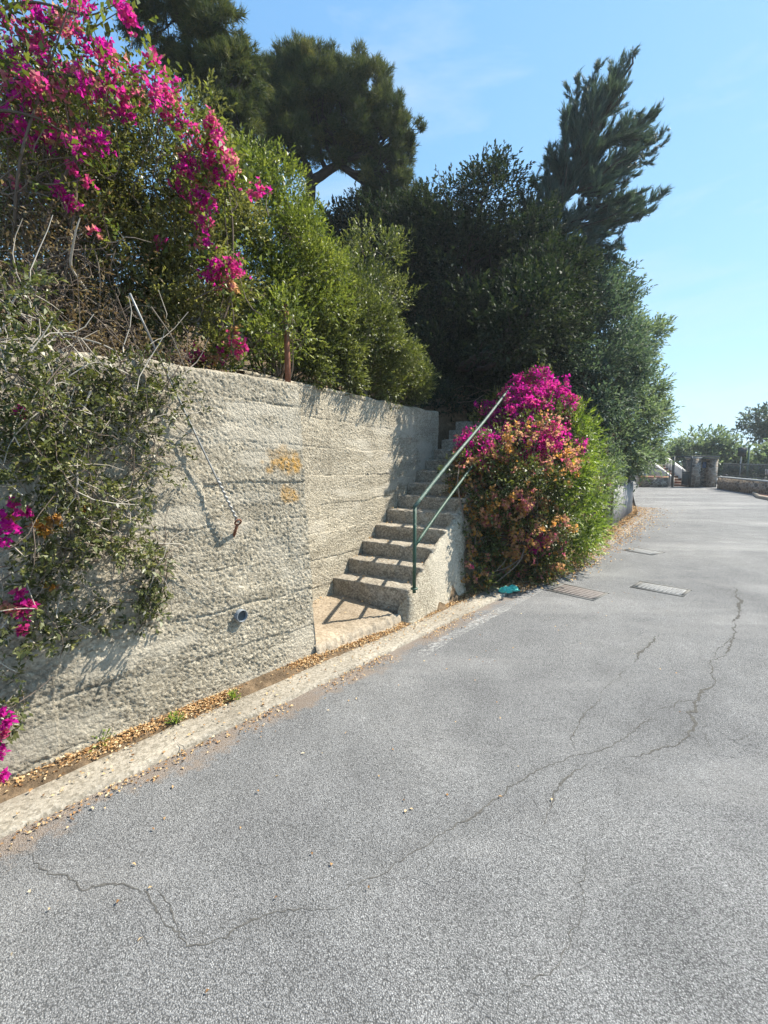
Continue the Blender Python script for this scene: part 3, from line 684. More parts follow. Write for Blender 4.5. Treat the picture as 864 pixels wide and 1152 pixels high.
def shrub(name, label, cat, base, cl, leafmat, stems=10, twigs=0, group=None, r=0.014, twv=0.45, **kw):
    base = np.asarray(base, float); root = empty(name, base, label, cat, group); mb = MB()
    for k, (c, rr) in enumerate(cl):
        for _ in range(max(2, stems // len(cl))):
            q = c + rdir(1)[0] * rr * rng.uniform(0.4, 0.95); b = base + rng.normal(0, 0.10, 3) * np.array([1, 1, 0])
            mb.tube(bend(b, q, 9, 0.13), np.linspace(r, 0.003, 9), 5, v=float(np.clip(twv + rng.normal(0, .12), 0, .62)), cap=False)
        for _ in range(twigs // len(cl)):
            a = c + rdir(1)[0] * rr * rng.uniform(0.2, 0.8); d = rdir(1)[0]
            mb.tube(bend(a, a + d * rr.mean() * rng.uniform(0.4, 1.0), 6, 0.2), np.linspace(r * 0.4, 0.0018, 6), 4, v=float(np.clip(twv + rng.normal(0, .2), 0, .66)), cap=False)
    mb.build('stems', M['twig'], root, True)
    sk = {k: kw[k] for k in ('dens', 'nsub', 'sub', 'up', 'lean', 'jit', 'inner', 'droop') if k in kw}
    P, D, V = sample(cl, **sk)
    lk = {k: kw[k] for k in ('n', 'sl', 'L', 'W', 'ang', 'fold', 'vj') if k in kw}
    Vv, Q, v = sprig_leaves(P, D, V, **lk); mb = MB(); mb.add(Vv, Q=Q, v=v); mb.build('leaves', M[leafmat], root)
    return root
def bracts(spots, n, size, spread=1.0):
    """papery flower clusters: spots = (centre, radius, shade)"""
    mb = MB()
    for c, r, v0 in spots:
        m = max(3, int(n * rng.uniform(0.7, 1.3)))
        ctr = c + rng.normal(0, r * 0.55, (m, 3)); ax = unit(rdir(m) + np.array([0.3, -0.4, 0.35]))
        sh = np.clip(v0 + rng.normal(0, 0.09, m), 0, 1)
        for q in range(3):
            ph = q * 2.094 + rng.random(m) * 0.5
            ref = unit(np.cross(ax, rdir(m))) if q == 0 else ref
            b2 = np.cross(ax, ref)
            rad = ref * np.cos(ph)[:, None] + b2 * np.sin(ph)[:, None]
            A = unit(rad * 0.85 + ax * 0.75)
            s_ = size * rng.uniform(0.7, 1.25, m)
            V, Q = leaves(ctr, A, s_, s_ * 0.72, 0.2, ax)
            mb.add(V, Q=Q, v=np.repeat(np.clip(sh + rng.normal(0, .04, m), 0, 1), 4))
    return mb

# ------------------------------------------------------------------ left bank: shrubs above the near wall
def on_bank(px, py, D):
    p = at(px, py, D); p[2] = float(ground_z(p[0], p[1])); 
    if p[2] < 2.0: p[2] = 2.3
    return p
shrub('olive_shrub', 'large olive green small leaved shrub behind the left magenta sprays, above the retaining wall', 'shrub', on_bank(165, 330, 4.3),
      clumps([(150, 195, 62, 4.3), (205, 170, 45, 4.5), (105, 255, 55, 4.0), (190, 265, 55, 4.15), (225, 320, 42, 4.1), (160, 330, 50, 3.9), (110, 150, 40, 4.4), (215, 380, 36, 3.95), (250, 250, 36, 4.4), (150, 395, 34, 3.6), (60, 150, 45, 4.3), (40, 230, 50, 4.2), (15, 300, 55, 4.8), (5, 200, 50, 4.8), (60, 370, 50, 4.4), (110, 390, 42, 4.2), (10, 390, 45, 4.2), (20, 120, 40, 4.8)]),
      'olive', stems=40, twigs=220, dens=175, nsub=26, sub=0.36, n=7, sl=0.13, L=0.036, W=0.015, ang=0.9, up=0.35, r=0.012)
shrub('green_shrub', 'tall bright green leafy shrub around the rusty pipe on the wall corner', 'shrub', on_bank(305, 330, 5.0),
      clumps([(300, 235, 36, 5.0), (325, 285, 44, 5.1), (300, 330, 40, 4.9), (285, 385, 30, 4.6), (350, 325, 40, 5.3), (275, 290, 34, 4.7), (285, 195, 20, 5.1), (336, 264, 22, 5.6), (368, 318, 22, 5.9), (322, 352, 15, 4.0), (308, 372, 13, 4.1), (334, 378, 12, 4.2)]),
      'green', stems=30, twigs=80, dens=170, nsub=26, n=7, sl=0.14, L=0.036, W=0.015, up=0.5, r=0.014)
shrub('hedge', 'rounded dense olive green hedge along the top of the recessed wall beside the steps', 'hedge', on_bank(400, 400, 6.3),
      clumps([(330, 385, 36, 5.2), (365, 370, 42, 5.7), (398, 368, 40, 6.1), (430, 400, 36, 6.6), (455, 424, 24, 7.1), (375, 415, 30, 5.7), (420, 420, 30, 6.5), (345, 415, 22, 5.2), (470, 430, 14, 7.3), (445, 425, 22, 7)]),
      'hedge', stems=30, twigs=60, dens=190, nsub=26, sub=0.36, n=7, sl=0.12, L=0.036, W=0.016, up=0.4)
shrub('loose_shrub', 'loose pale green shrub rising behind the rounded hedge in front of the dark trees', 'shrub', on_bank(420, 330, 8),
      clumps([(415, 300, 34, 7.8), (436, 335, 22, 8.0), (400, 330, 30, 7.5)]), 'hedge', stems=20, twigs=40, dens=60, nsub=22, n=7, sl=0.2, L=0.05, W=0.02, up=0.7)
shrub('brown_thicket', 'tangled half dead brown thicket of bare twigs above the left retaining wall', 'shrub', on_bank(60, 400, 3.4),
      clumps([(40, 235, 55, 3.4), (90, 300, 55, 3.4), (35, 330, 50, 3.1), (120, 370, 42, 3.3), (75, 390, 40, 3.1), (60, 180, 45, 3.6), (150, 390, 30, 3.4), (15, 400, 30, 2.9), (60, 400, 30, 2.75), (105, 408, 28, 2.95), (150, 415, 24, 3.15), (195, 405, 24, 3.5)]),
      'brownleaf', stems=70, twigs=1300, dens=60, nsub=22, n=5, sl=0.14, L=0.03, W=0.012, up=0.0, r=0.011, twv=0.38, droop=0.1)

# the old bougainvillea on the left
bl = empty('bougainvillea', on_bank(30, 300, 3.6), 'big straggling magenta bougainvillea arching from the top left over the retaining wall', 'bougainvillea')
mb = MB(); b0 = np.array(bl.location)
def px_path(pts): return np.array([at(*p) for p in pts])
def smooth_path(P, n=24):
    P = np.asarray(P); t = np.linspace(0, len(P) - 1, n); Q = np.stack([np.interp(t, np.arange(len(P)), P[:, k]) for k in range(3)], -1)
    for _ in range(3): Q[1:-1] = (Q[:-2] + 2 * Q[1:-1] + Q[2:]) / 4
    return Q
for pts, r0, v in [
    ([(-30, 330, 3.4), (0, 80, 3.2), (60, 82, 3.2), (105, 90, 3.3), (135, 82, 3.4), (170, 85, 3.5), (190, 105, 3.6)], 0.012, 0.15),
    ([(-30, 330, 3.4), (-20, 120, 3.1), (40, 130, 3.1), (90, 160, 3.3), (130, 200, 3.5)], 0.012, 0.2),
    ([(20, 380, 3.3), (60, 200, 3.3), (150, 90, 3.6), (200, 130, 3.7), (230, 180, 3.8), (240, 250, 3.9), (232, 320, 3.9)], 0.012, 0.35),
    ([(150, 420, 3.7), (215, 300, 3.9), (228, 230, 3.9), (222, 180, 3.9)], 0.012, 0.3),
    ([(230, 420, 3.8), (262, 330, 4.0), (262, 250, 4.0), (255, 200, 4.0)], 0.014, 0.3),
    ([(-30, 300, 3.2), (-10, 10, 3.1), (40, 0, 3.2), (100, 20, 3.3), (130, 5, 3.3)], 0.012, 0.2),
    ([(10, 360, 3.3), (20, 180, 3.1), (60, 60, 3.2), (80, 0, 3.2)], 0.012, 0.3),
    ([(60, 400, 3.2), (90, 200, 3.3), (70, 100, 3.2), (40, 20, 3.2)], 0.010, 0.3),
    ([(100, 330, 3.3), (78, 300, 3.1), (85, 260, 3.0), (90, 245, 3.0)], 0.010, 0.95),
    ([(30, 400, 3.0), (40, 370, 2.8), (110, 385, 2.8), (130, 395, 2.85), (180, 420, 3.0)], 0.008, 0.9),
    ([(5, 440, 2.9), (15, 400, 2.7), (8, 350, 2.6), (25, 320, 2.6), (36, 345, 2.6), (34, 370, 2.6)], 0.007, 0.95),
    ([(0, 380, 2.8), (10, 350, 2.6), (25, 390, 2.6), (15, 410, 2.6)], 0.006, 0.95)]:
    mb.tube(smooth_path(px_path(pts)), np.linspace(r0, 0.003, 24), 6, v=v, cap=False)
FL = [(20, 40), (50, 30), (70, 50), (30, 70), (60, 75), (90, 60), (85, 35), (15, 110), (40, 120), (70, 108), (100, 88), (60, 140), (90, 148), (25, 150), (118, 95), (128, 125), (40, 92), (10, 82), (105, 155), (10, 55), (45, 5), (85, 10), (125, 8), (135, 20), (128, 70), (112, 62), (75, 85), (5, 135), (50, 160), (178, 88), (186, 97), (172, 72), (160, 102), (150, 90), (142, 100), (108, 158), (80, 165), (2, 100), (2, 20), (30, 10), (68, 20), (140, 115), (60, 100), (48, 52), (95, 110)]
spots = []
for x, y in FL:
    D = 3.2 + 0.3 * (x / 180) + rng.normal(0, 0.08)
    for _ in range(rng.integers(1, 4) if x < 140 else 2):
        spots.append((at(x + rng.normal(0, 7), y + rng.normal(0, 6), D + rng.normal(0, 0.08)), 0.055, rng.choice([0.15, 0.3, 0.42, 0.52, 0.64], p=[.25, .2, .2, .2, .15])))
FR = [(195, 125), (203, 138), (214, 150), (240, 150), (230, 168), (250, 178), (235, 190), (217, 187), (200, 215), (222, 215), (245, 200), (262, 186), (220, 237), (290, 210), (205, 195), (226, 250), (210, 170), (240, 165), (252, 165), (243, 180), (228, 275), (232, 305), (253, 300), (265, 308), (248, 318), (268, 298), (240, 308), (265, 380), (248, 395), (238, 402), (218, 403), (268, 390), (232, 225), (238, 140), (255, 190), (186, 130)]
for x, y in FR:
    D = 3.78 + rng.normal(0, 0.08)
    for _ in range(2): spots.append((at(x + rng.normal(0, 4), y + rng.normal(0, 4), D), 0.05, rng.choice([0.2, 0.38, 0.5, 0.66], p=[.2, .4, .3, .1])))
for x, y, v in [(235, 198, .78), (225, 205, .75), (262, 325, .78), (265, 372, .8), (160, 393, .93), (155, 390, .95), (240, 405, .85), (258, 315, .75), (75, 225, .25), (66, 213, .3), (80, 232, .3), (82, 190, .5), (100, 205, .5), (20, 210, .6), (108, 262, .6), (180, 275, .5)]:
    spots.append((at(x, y, 3.75 if x > 140 else 3.25), 0.035, v))
for s_, r_, v_ in list(spots):
    if rng.random() < 0.55:
        a = s_ + np.array([rng.normal(-.12, .12), rng.normal(0.05, .1), rng.normal(-.25, .12)]); mb.tube(bend(a, s_, 6, 0.15), np.linspace(0.005, 0.002, 6), 4, v=float(rng.choice([.15, .3, .5])), cap=False)
mb.build('branches', M['twig'], bl, True)
bracts(spots, 17, 0.032).build('flowers', M['bract'], bl)
Pl = np.array([s[0] for s in spots]); i = rng.integers(0, len(Pl), 900); Pp = Pl[i] + rng.normal(0, 0.09, (900, 3))
Vv, Q, v = sprig_leaves(Pp, unit(rdir(900) + [0, 0, .3]), np.full(900, .45), n=4, sl=0.09, L=0.04, W=0.022); mb = MB(); mb.add(Vv, Q=Q, v=v); mb.build('leaves', M['green'], bl)

# creeper that hangs over the face of the near wall
cr = empty('creeper', wall_hit(40, 470, 0.0), 'leafy creeper hanging down the left end of the retaining wall, with magenta and orange blooms', 'creeper')
mb = MB(); Ps, Ds, Vs = [], [], []
def patch(px, py, rx, ry, n, o0, o1, vv=0.5):
    for _ in range(int(n * 0.44)):
        a, r = rng.random() * 2 * PI, math.sqrt(rng.random())
        x = px + rx * r * math.cos(a); y = py + ry * r * math.sin(a); o = rng.uniform(o0, o1)
        Ps.append(wall_hit(x, y, o)); Ds.append(unit(0.7 * rdir(1)[0] + WN * 0.5 + UP * rng.uniform(-.4, .5))); Vs.append(vv + rng.normal(0, .1))
for a in [(20, 430, 45, 55, 330, .15, .55), (30, 350, 40, 50, 170, .2, .6), (60, 480, 60, 45, 330, .1, .45), (110, 440, 55, 40, 260, .05, .35), (150, 430, 55, 35, 240, .03, .25, .4), (30, 520, 42, 40, 230, .1, .45), (70, 520, 30, 22, 130, .15, .35, .6), (130, 495, 50, 28, 150, .03, .2, .4),
          (120, 590, 50, 42, 330, .08, .35), (150, 620, 28, 22, 110, .08, .3, .6), (90, 560, 50, 30, 150, .05, .25), (30, 610, 35, 50, 170, .05, .3), (60, 640, 40, 25, 90, .03, .2), (175, 650, 14, 45, 120, .02, .1, .4), (160, 690, 14, 25, 60, .02, .08, .35), (30, 700, 35, 35, 110, .03, .25), (60, 670, 26, 14, 40, .03, .2, .6), (15, 780, 14, 70, 60, .02, .2), (165, 540, 25, 22, 40, .02, .12), (185, 515, 35, 30, 40, .02, .15, .4), (195, 450, 40, 25, 80, .03, .2, .4), (60, 720, 35, 20, 50, .02, .12), (115, 690, 25, 20, 30, .02, .1), (90, 700, 20, 16, 30, .02, .1)]:
    patch(*a)
Ps, Ds, Vs = np.array(Ps), np.array(Ds), np.array(Vs)
Vv, Q, v = sprig_leaves(Ps, Ds, Vs, n=8, sl=0.075, L=0.031, W=0.0135, ang=1.0, vj=0.22); mb.add(Vv, Q=Q, v=v); mb.build('leaves', M['creeper'], cr)
mb = MB()
def wstem(pts, r, v): mb.tube(smooth_path([wall_hit(x, y, o) for x, y, o in pts], 20), np.linspace(r, r * 0.45, 20), 5, v=v, cap=False)
for pts, r, v in [([(102, 440, .25), (90, 470, .25), (70, 495, .22), (48, 507, .2)], .007, 1.0), ([(90, 380, .35), (110, 405, .3), (140, 440, .2), (160, 470, .1)], .005, .8), ([(0, 525, .2), (40, 535, .2), (90, 550, .15), (118, 557, .1)], .004, .7), ([(85, 540, .2), (100, 560, .2), (112, 568, .2)], .004, 1.0), ([(85, 535, .15), (112, 556, .12)], .003, .9), ([(27, 712, .1), (35, 722, .1), (48, 727, .06)], .006, .95), ([(190, 630, .06), (185, 665, .05), (170, 690, .04), (150, 715, .03)], .005, .3), ([(0, 655, .1), (30, 660, .1), (60, 657, .1)], .003, .8), ([(0, 665, .1), (30, 667, .1), (60, 667, .1)], .003, .7), ([(170, 345, .4), (195, 380, .3), (210, 420, .2), (215, 450, .1)], .004, .7), ([(130, 330, .5), (150, 380, .35), (165, 430, .2)], .004, .5)]: wstem(pts, r, v)
for _ in range(380):
    k = rng.integers(0, len(Ps)); a = Ps[k]; b = a + WE * rng.normal(0, .18) + UP * rng.normal(.05, .22) - WN * rng.uniform(0, .06)
    mb.tube(bend(a, b, 6, 0.15), np.linspace(.0035, .0018, 6), 4, v=float(rng.choice([.3, .5, .8, 1.0])), cap=False)
mb.build('stems', M['twig'], cr, True)
sp = [(wall_hit(x, y, o), r, v) for x, y, o, r, v in [(4, 580, .3, .03, .1), (8, 596, .3, .035, .1), (3, 608, .3, .03, .12), (16, 566, .3, .014, .3), (29, 577, .3, .018, .3), (12, 585, .28, .02, .9), (45, 590, .25, .028, 1.), (55, 590, .25, .022, .97), (50, 602, .25, .022, 1.), (60, 585, .25, .015, .95), (98, 575, .15, .018, .98), (108, 574, .15, .012, .95), (22, 668, .2, .016, .3), (25, 680, .2, .018, .35), (34, 682, .2, .014, .35), (24, 693, .2, .018, .32), (6, 682, .2, .02, .7), (24, 710, .15, .014, .4), (4, 800, .2, .02, .15), (8, 812, .2, .016, .2), (2, 845, .15, .02, .15), (4, 872, .1, .016, .2), (2, 825, .15, .02, .5), (23, 463, .3, .016, .4), (60, 660, .1, .014, .92), (20, 687, .2, .015, .65)]]
bracts(sp, 12, 0.030).build('flowers', M['bract'], cr)

# ------------------------------------------------------------------ right of the steps: the magenta bush and the green one
br_base = np.array([2.0, 6.6, 0.6])
br = empty('bougainvillea', br_base, 'rounded bougainvillea bush beside the steps, magenta on top and dried peach bracts below', 'bougainvillea')
BC = clumps([(540, 515, 24, 6.9), (566, 476, 26, 7.9), (600, 462, 34, 7.8), (624, 478, 26, 7.7), (527, 530, 20, 6.5), (533, 580, 24, 6.3), (535, 630, 20, 6.25), (600, 500, 40, 7.3), (560, 520, 30, 6.9), (522, 600, 14, 6.1), (530, 640, 19, 5.95), (541, 658, 12, 5.8), (519, 545, 12, 6.4), (524, 620, 12, 6.0), (553, 550, 36, 6.3), (590, 520, 45, 6.6), (600, 575, 42, 6.5), (553, 610, 30, 6.4), (585, 622, 32, 6.5), (622, 512, 26, 7.2), (610, 590, 26, 6.7), (548, 643, 20, 6.35), (590, 480, 35, 7.6), (618, 640, 16, 6.4)])
mb = MB()
for c, r in BC:
    for _ in range(6):
        q = c + rdir(1)[0] * r; mb.tube(bend(br_base + rng.normal(0, .15, 3) * [1, 1, 0], q, 9, .12), np.linspace(.014, .003, 9), 5, v=float(rng.choice([.2, .35, .5])), cap=False)
for pts, r, v in [([(518, 655, 5.9), (527, 610, 6.0), (520, 575, 6.0), (514, 545, 6.1), (517, 520, 6.3)], .016, .55), ([(530, 660, 5.9), (535, 600, 6.0), (560, 540, 6.2)], .012, .3)]: mb.tube(smooth_path(px_path(pts)), np.linspace(r, r * .5, 24), 7, v=v)
mb.build('branches', M['twig'], br, True)
P, D, V = sample(BC, 90, nsub=22, sub=.36, up=.1, jit=.6)
Vv, Q, v = sprig_leaves(P, D, V, n=5, sl=.12, L=.042, W=.024, ang=1.0); mb = MB(); mb.add(Vv, Q=Q, v=v * .85); mb.build('leaves', M['hedge'], br)
P, D, V = sample(BC, 44, nsub=30, sub=.3, up=.1, inner=.85)
mag = [(c, r) for c, r in clumps([(560, 470, 22, 7.5), (588, 470, 34, 7.5), (550, 460, 14, 7.8), (610, 440, 26, 7.6), (600, 495, 20, 7.0), (540, 500, 22, 6.7), (565, 485, 18, 7.3), (590, 430, 22, 7.8), (640, 450, 16, 7.2), (655, 450, 12, 7.2), (628, 480, 16, 7.0), (604, 606, 11, 6.4), (600, 425, 20, 7.0), (560, 500, 10, 6.5), (645, 497, 10, 7.1)])]
spots = []
for p, d in zip(P, D):
    near = min(np.linalg.norm((p - c) / (r * [1, 1.6, 1])) for c, r in mag)
    bare = fbm(np.array(p[0] * 2.3 + p[1]), np.array(p[2] * 2.5), 33, 3)
    if near < 1: v = rng.choice([.1, .2, .3, .45], p=[.35, .3, .2, .15])
    elif near < 1.35: v = rng.choice([.3, .48, .62, .72])
    else: v = rng.choice([.7, .78, .84, .9, .96])
    if near > 1.35 and rng.random() < (0.42 if bare < .5 else .78): continue
    spots.append((p + d * .05, .045, v))
bracts(spots, 8, 0.038).build('flowers', M['bract'], br)

shrub('oleander', 'dense yellow green shrub with long leaves at the road edge, right of the magenta bush', 'shrub', np.array([3.3, 8.3, 0.35]),
      clumps([(648, 500, 24, 7.5), (652, 545, 28, 7.4), (644, 590, 30, 7.2), (630, 612, 22, 7.0), (662, 585, 18, 8.1), (636, 560, 26, 7.3), (652, 618, 14, 7.6), (646, 475, 16, 7.7), (662, 510, 14, 8.0), (632, 540, 20, 6.95), (630, 570, 20, 6.85), (640, 520, 18, 7.1)]),
      'lime', stems=40, twigs=60, dens=80, nsub=22, sub=.36, n=8, sl=.17, L=.062, W=.016, ang=.75, up=.25, fold=.15)
shrub('roadside_shrub', 'pale dry looking shrub in front of the grey board fence at the road edge', 'shrub', np.array([5.2, 11.2, 0.6]),
      clumps([(680, 560, 11, 10.6), (684, 535, 12, 11.3), (683, 515, 14, 11.0), (681, 588, 8, 10.6), (676, 540, 14, 10.2), (690, 565, 6, 11.4)]),
      'soft', stems=30, twigs=60, dens=60, nsub=20, n=7, sl=.22, L=.07, W=.022, up=.4)

# ------------------------------------------------------------------ trees
shrub('added_shade_shrub', 'dark shrub added to make the top of the steps look deep in shade', 'shrub', np.array([2.6, 10.2, 2.8]),  # added dark foliage that blackens the stair top
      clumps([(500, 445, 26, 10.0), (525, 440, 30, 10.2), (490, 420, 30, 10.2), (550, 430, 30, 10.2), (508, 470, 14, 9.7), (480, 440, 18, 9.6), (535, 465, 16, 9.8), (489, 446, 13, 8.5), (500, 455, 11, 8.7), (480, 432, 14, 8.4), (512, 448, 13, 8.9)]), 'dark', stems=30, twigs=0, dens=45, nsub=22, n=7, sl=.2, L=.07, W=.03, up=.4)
def tb(px, D, z=None):
    p = at(px, 450, D); p[2] = float(ground_z(p[0], p[1])) - 0.1 if z is None else z; return p
b = tb(345, 13.5)
tree('pine_tree', 'big round crowned pine with dark bare limbs showing under its crown, behind the green shrub', 'tree', b,
     [b, at(347, 275, 13.3), at(338, 243, 13.0), at(352, 205, 12.8), at(380, 185, 12.8)], .22, .10,
     clumps([(c[0], c[1] + (17 if c[1] < 130 else 5)) + tuple(c[2:]) for c in [(345, 90, 42, 12.6), (395, 105, 45, 12.8), (425, 140, 36, 12.8), (432, 190, 28, 12.8), (310, 100, 36, 12.2), (360, 130, 44, 12.6), (300, 150, 34, 12.0), (410, 80, 24, 13), (325, 150, 26, 11.8), (445, 160, 22, 12.8), (395, 150, 30, 13.6), (375, 70, 18, 13), (440, 215, 16, 13), (440, 110, 20, 13), (425, 210, 16, 13.4), (290, 185, 24, 12.4), (448, 195, 22, 12.8), (440, 225, 18, 13), (300, 95, 34, 12.3), (345, 75, 34, 12.6), (405, 85, 30, 12.9), (455, 125, 20, 12.8)]]),
     'pine', 'pinebark', 'needle', dens=88, nsub=34, sub=.25, up=.55, jit=.5, n=11, L=.145, W=.014, spread=.8, subs=9)
b = tb(240, 9.5)
tree('pine_tree', 'dark drooping pine crown leaning in at the top edge behind the magenta sprays', 'tree', b,
     [b, at(262, 200, 9.6), at(255, 90, 9.6), at(225, 10, 9.6), at(190, -40, 9.6)], .2, .07,
     clumps([(205, 25, 44, 9.2), (245, 55, 36, 9.2), (262, 95, 34, 9.1), (262, 135, 26, 9.0), (225, 90, 28, 9.3), (170, -5, 40, 9.2), (240, 15, 24, 9.2), (240, 125, 22, 9.2), (275, 75, 20, 9.3), (195, 60, 18, 9.4), (215, -20, 30, 9.2)]),
     'pine', 'pinebark', 'needle', dens=92, nsub=32, sub=.26, up=-.15, jit=.5, n=12, L=.13, W=.012, spread=.7, subs=7)
b = tb(565, 12.5)
SPR = [((590, 300), (715, 57)), ((625, 245), (598, 192)), ((630, 225), (634, 130)), ((648, 180), (650, 84)), ((662, 155), (675, 70)), ((685, 115), (700, 68)), ((662, 170), (741, 120)), ((658, 195), (752, 146)),
       ((650, 215), (725, 178)), ((640, 250), (753, 213)), ((650, 255), (736, 236)), ((640, 270), (702, 277)), ((625, 275), (690, 288)), ((610, 255), (596, 222)), ((682, 130), (706, 92)), ((640, 205), (618, 162)),
       ((655, 190), (640, 122)), ((655, 220), (705, 205)), ((690, 150), (735, 152)), ((630, 240), (612, 190)), ((645, 200), (690, 140)), ((620, 270), (660, 232)), ((600, 285), (625, 250)), ((670, 140), (690, 95)), ((660, 230), (715, 222)), ((600, 300), (650, 290)), ((590, 290), (605, 240)), ((635, 225), (668, 175))]
PP, PD, PV, pb_ = [], [], [], MB()
for (x0, y0), (x1, y1) in SPR:
    for q in range(5):
        dz = rng.normal(0, .55) if q else rng.normal(0, .15)
        a = at(x0, y0, 12 + dz * .3); e = at(x1 + (rng.normal(0, 9) if q else 0), y1 + (rng.normal(0, 9) if q else 0), 12 + dz)
        if q: e = a + (e - a) * rng.uniform(.6, .95)
        path = bend(a, e, 9, .06, .05); L_ = np.linalg.norm(e - a); pb_.tube(path, np.linspace(.028, .005, 9), 5, v=.4, cap=False)
        nt_ = int(L_ * 11)
        for t in rng.random(nt_) ** .8:                    # side shoots that sweep forward
            k = t * 8; i0 = min(int(k), 7); p0 = path[i0] + (path[i0 + 1] - path[i0]) * (k - i0)
            fw = unit(path[i0 + 1] - path[i0]); d_ = unit(fw * .75 + .75 * rdir(1)[0] + UP * .25); l_ = (.58 * (1 - t) + .17) * rng.uniform(.5, 1.1); sv = .45 + rng.normal(0, .13)
            m_ = int(6 + 20 * l_); u = rng.random(m_)
            PP.append(p0 + d_ * (l_ * u)[:, None] + UP * (.08 * l_ * u ** 2)[:, None] + rng.normal(0, .018, (m_, 3))); PD.append(unit(np.tile(d_ + UP * .2, (m_, 1)) + .22 * rdir(m_))); PV.append(np.full(m_, sv))
root = tree('leaning_pine', 'tall wind leaned blue green pine pointing up to the right against the sky', 'tree', b,
     [b, at(585, 330, 12.2), at(620, 250, 12), at(655, 180, 12), at(690, 105, 12), at(712, 64, 12)], .2, .015,
     clumps([(600, 290, 34, 11.9), (635, 300, 26, 12), (590, 250, 16, 12.3), (620, 265, 26, 12)]),
     'bluepine', 'pinebark', 'needle', dens=60, nsub=28, sub=.26, up=.45, lean=(.5, 0, .1), jit=.4, n=10, L=.13, W=.013, spread=.55, subs=6)
Vv, T_, v_ = needle_tufts(np.concatenate(PP), np.concatenate(PD), np.concatenate(PV), n=9, L=.13, W=.012, spread=.42)
pf = MB(); pf.add(Vv, T=T_, v=v_); pf.build('needle_sprays', M['bluepine'], root); pb_.build('limbs', M['pinebark'], root, True)
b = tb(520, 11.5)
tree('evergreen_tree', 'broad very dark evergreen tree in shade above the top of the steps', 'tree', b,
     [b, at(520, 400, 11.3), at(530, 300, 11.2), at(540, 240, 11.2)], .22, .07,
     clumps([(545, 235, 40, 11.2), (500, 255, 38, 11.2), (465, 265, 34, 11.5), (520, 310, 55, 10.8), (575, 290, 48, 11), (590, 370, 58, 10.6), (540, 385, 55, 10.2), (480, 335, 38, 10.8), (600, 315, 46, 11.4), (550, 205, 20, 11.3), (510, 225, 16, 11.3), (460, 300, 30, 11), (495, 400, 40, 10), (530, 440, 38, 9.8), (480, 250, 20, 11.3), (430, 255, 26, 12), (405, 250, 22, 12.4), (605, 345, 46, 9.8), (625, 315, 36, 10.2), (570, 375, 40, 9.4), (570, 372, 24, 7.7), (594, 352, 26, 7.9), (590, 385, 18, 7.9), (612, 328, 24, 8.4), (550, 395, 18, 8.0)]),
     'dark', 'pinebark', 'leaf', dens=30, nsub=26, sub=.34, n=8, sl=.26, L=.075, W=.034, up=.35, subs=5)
b = tb(650, 13)
tree('evergreen_tree', 'blue green evergreen tree standing behind the magenta bush under the leaning pine', 'tree', b,
     [b, at(655, 420, 12.8), at(660, 350, 12.8), at(665, 320, 12.8)], .2, .07,
     clumps([(665, 330, 36, 12.3), (688, 345, 22, 12.6), (640, 350, 45, 12.2), (655, 400, 48, 12), (690, 405, 30, 12.4), (620, 400, 40, 11.5), (672, 318, 16, 12.6), (698, 325, 11, 12.8), (706, 350, 9, 12.8), (660, 445, 40, 11.5), (695, 440, 30, 12.3), (630, 310, 26, 12), (600, 420, 34, 10.8), (650, 310, 16, 12)]),
     'bluegreen', 'bark', 'leaf', dens=28, nsub=26, sub=.34, n=8, sl=.26, L=.08, W=.034, up=.4, subs=5)
b = tb(700, 15.5)
tree('roadside_tree', 'pale grey green tree with feathery crown overhanging the left edge of the far road', 'tree', b,
     [b, at(702, 470, 15.4), at(706, 400, 15.2), at(712, 370, 15.2)], .16, .05,
     clumps([(714, 385, 20, 15.0), (730, 370, 12, 15), (740, 378, 7, 15), (705, 410, 24, 14.8), (722, 440, 18, 15), (742, 448, 8, 15.2), (744, 470, 9, 15.2), (720, 475, 24, 15), (735, 465, 14, 15.2), (700, 460, 30, 14.4), (700, 505, 26, 14.2), (722, 510, 20, 14.8), (690, 490, 24, 13.6), (740, 490, 8, 15.2), (738, 430, 8, 15.2), (695, 370, 24, 14.5), (710, 530, 14, 14.6)]),
     'soft', 'bark', 'leaf', dens=26, nsub=24, sub=.36, n=8, sl=.3, L=.10, W=.036, up=.3, subs=5)
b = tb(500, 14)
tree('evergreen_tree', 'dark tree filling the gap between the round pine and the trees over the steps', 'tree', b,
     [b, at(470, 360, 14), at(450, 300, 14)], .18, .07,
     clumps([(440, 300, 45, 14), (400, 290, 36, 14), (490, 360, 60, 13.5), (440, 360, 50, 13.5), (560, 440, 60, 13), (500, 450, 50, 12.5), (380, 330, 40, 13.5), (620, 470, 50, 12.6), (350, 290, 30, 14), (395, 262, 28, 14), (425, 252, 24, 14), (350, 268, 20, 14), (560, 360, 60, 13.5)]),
     'dark', 'bark', 'leaf', dens=16, nsub=24, sub=.38, n=8, sl=.34, L=.12, W=.055, up=.3, subs=3)

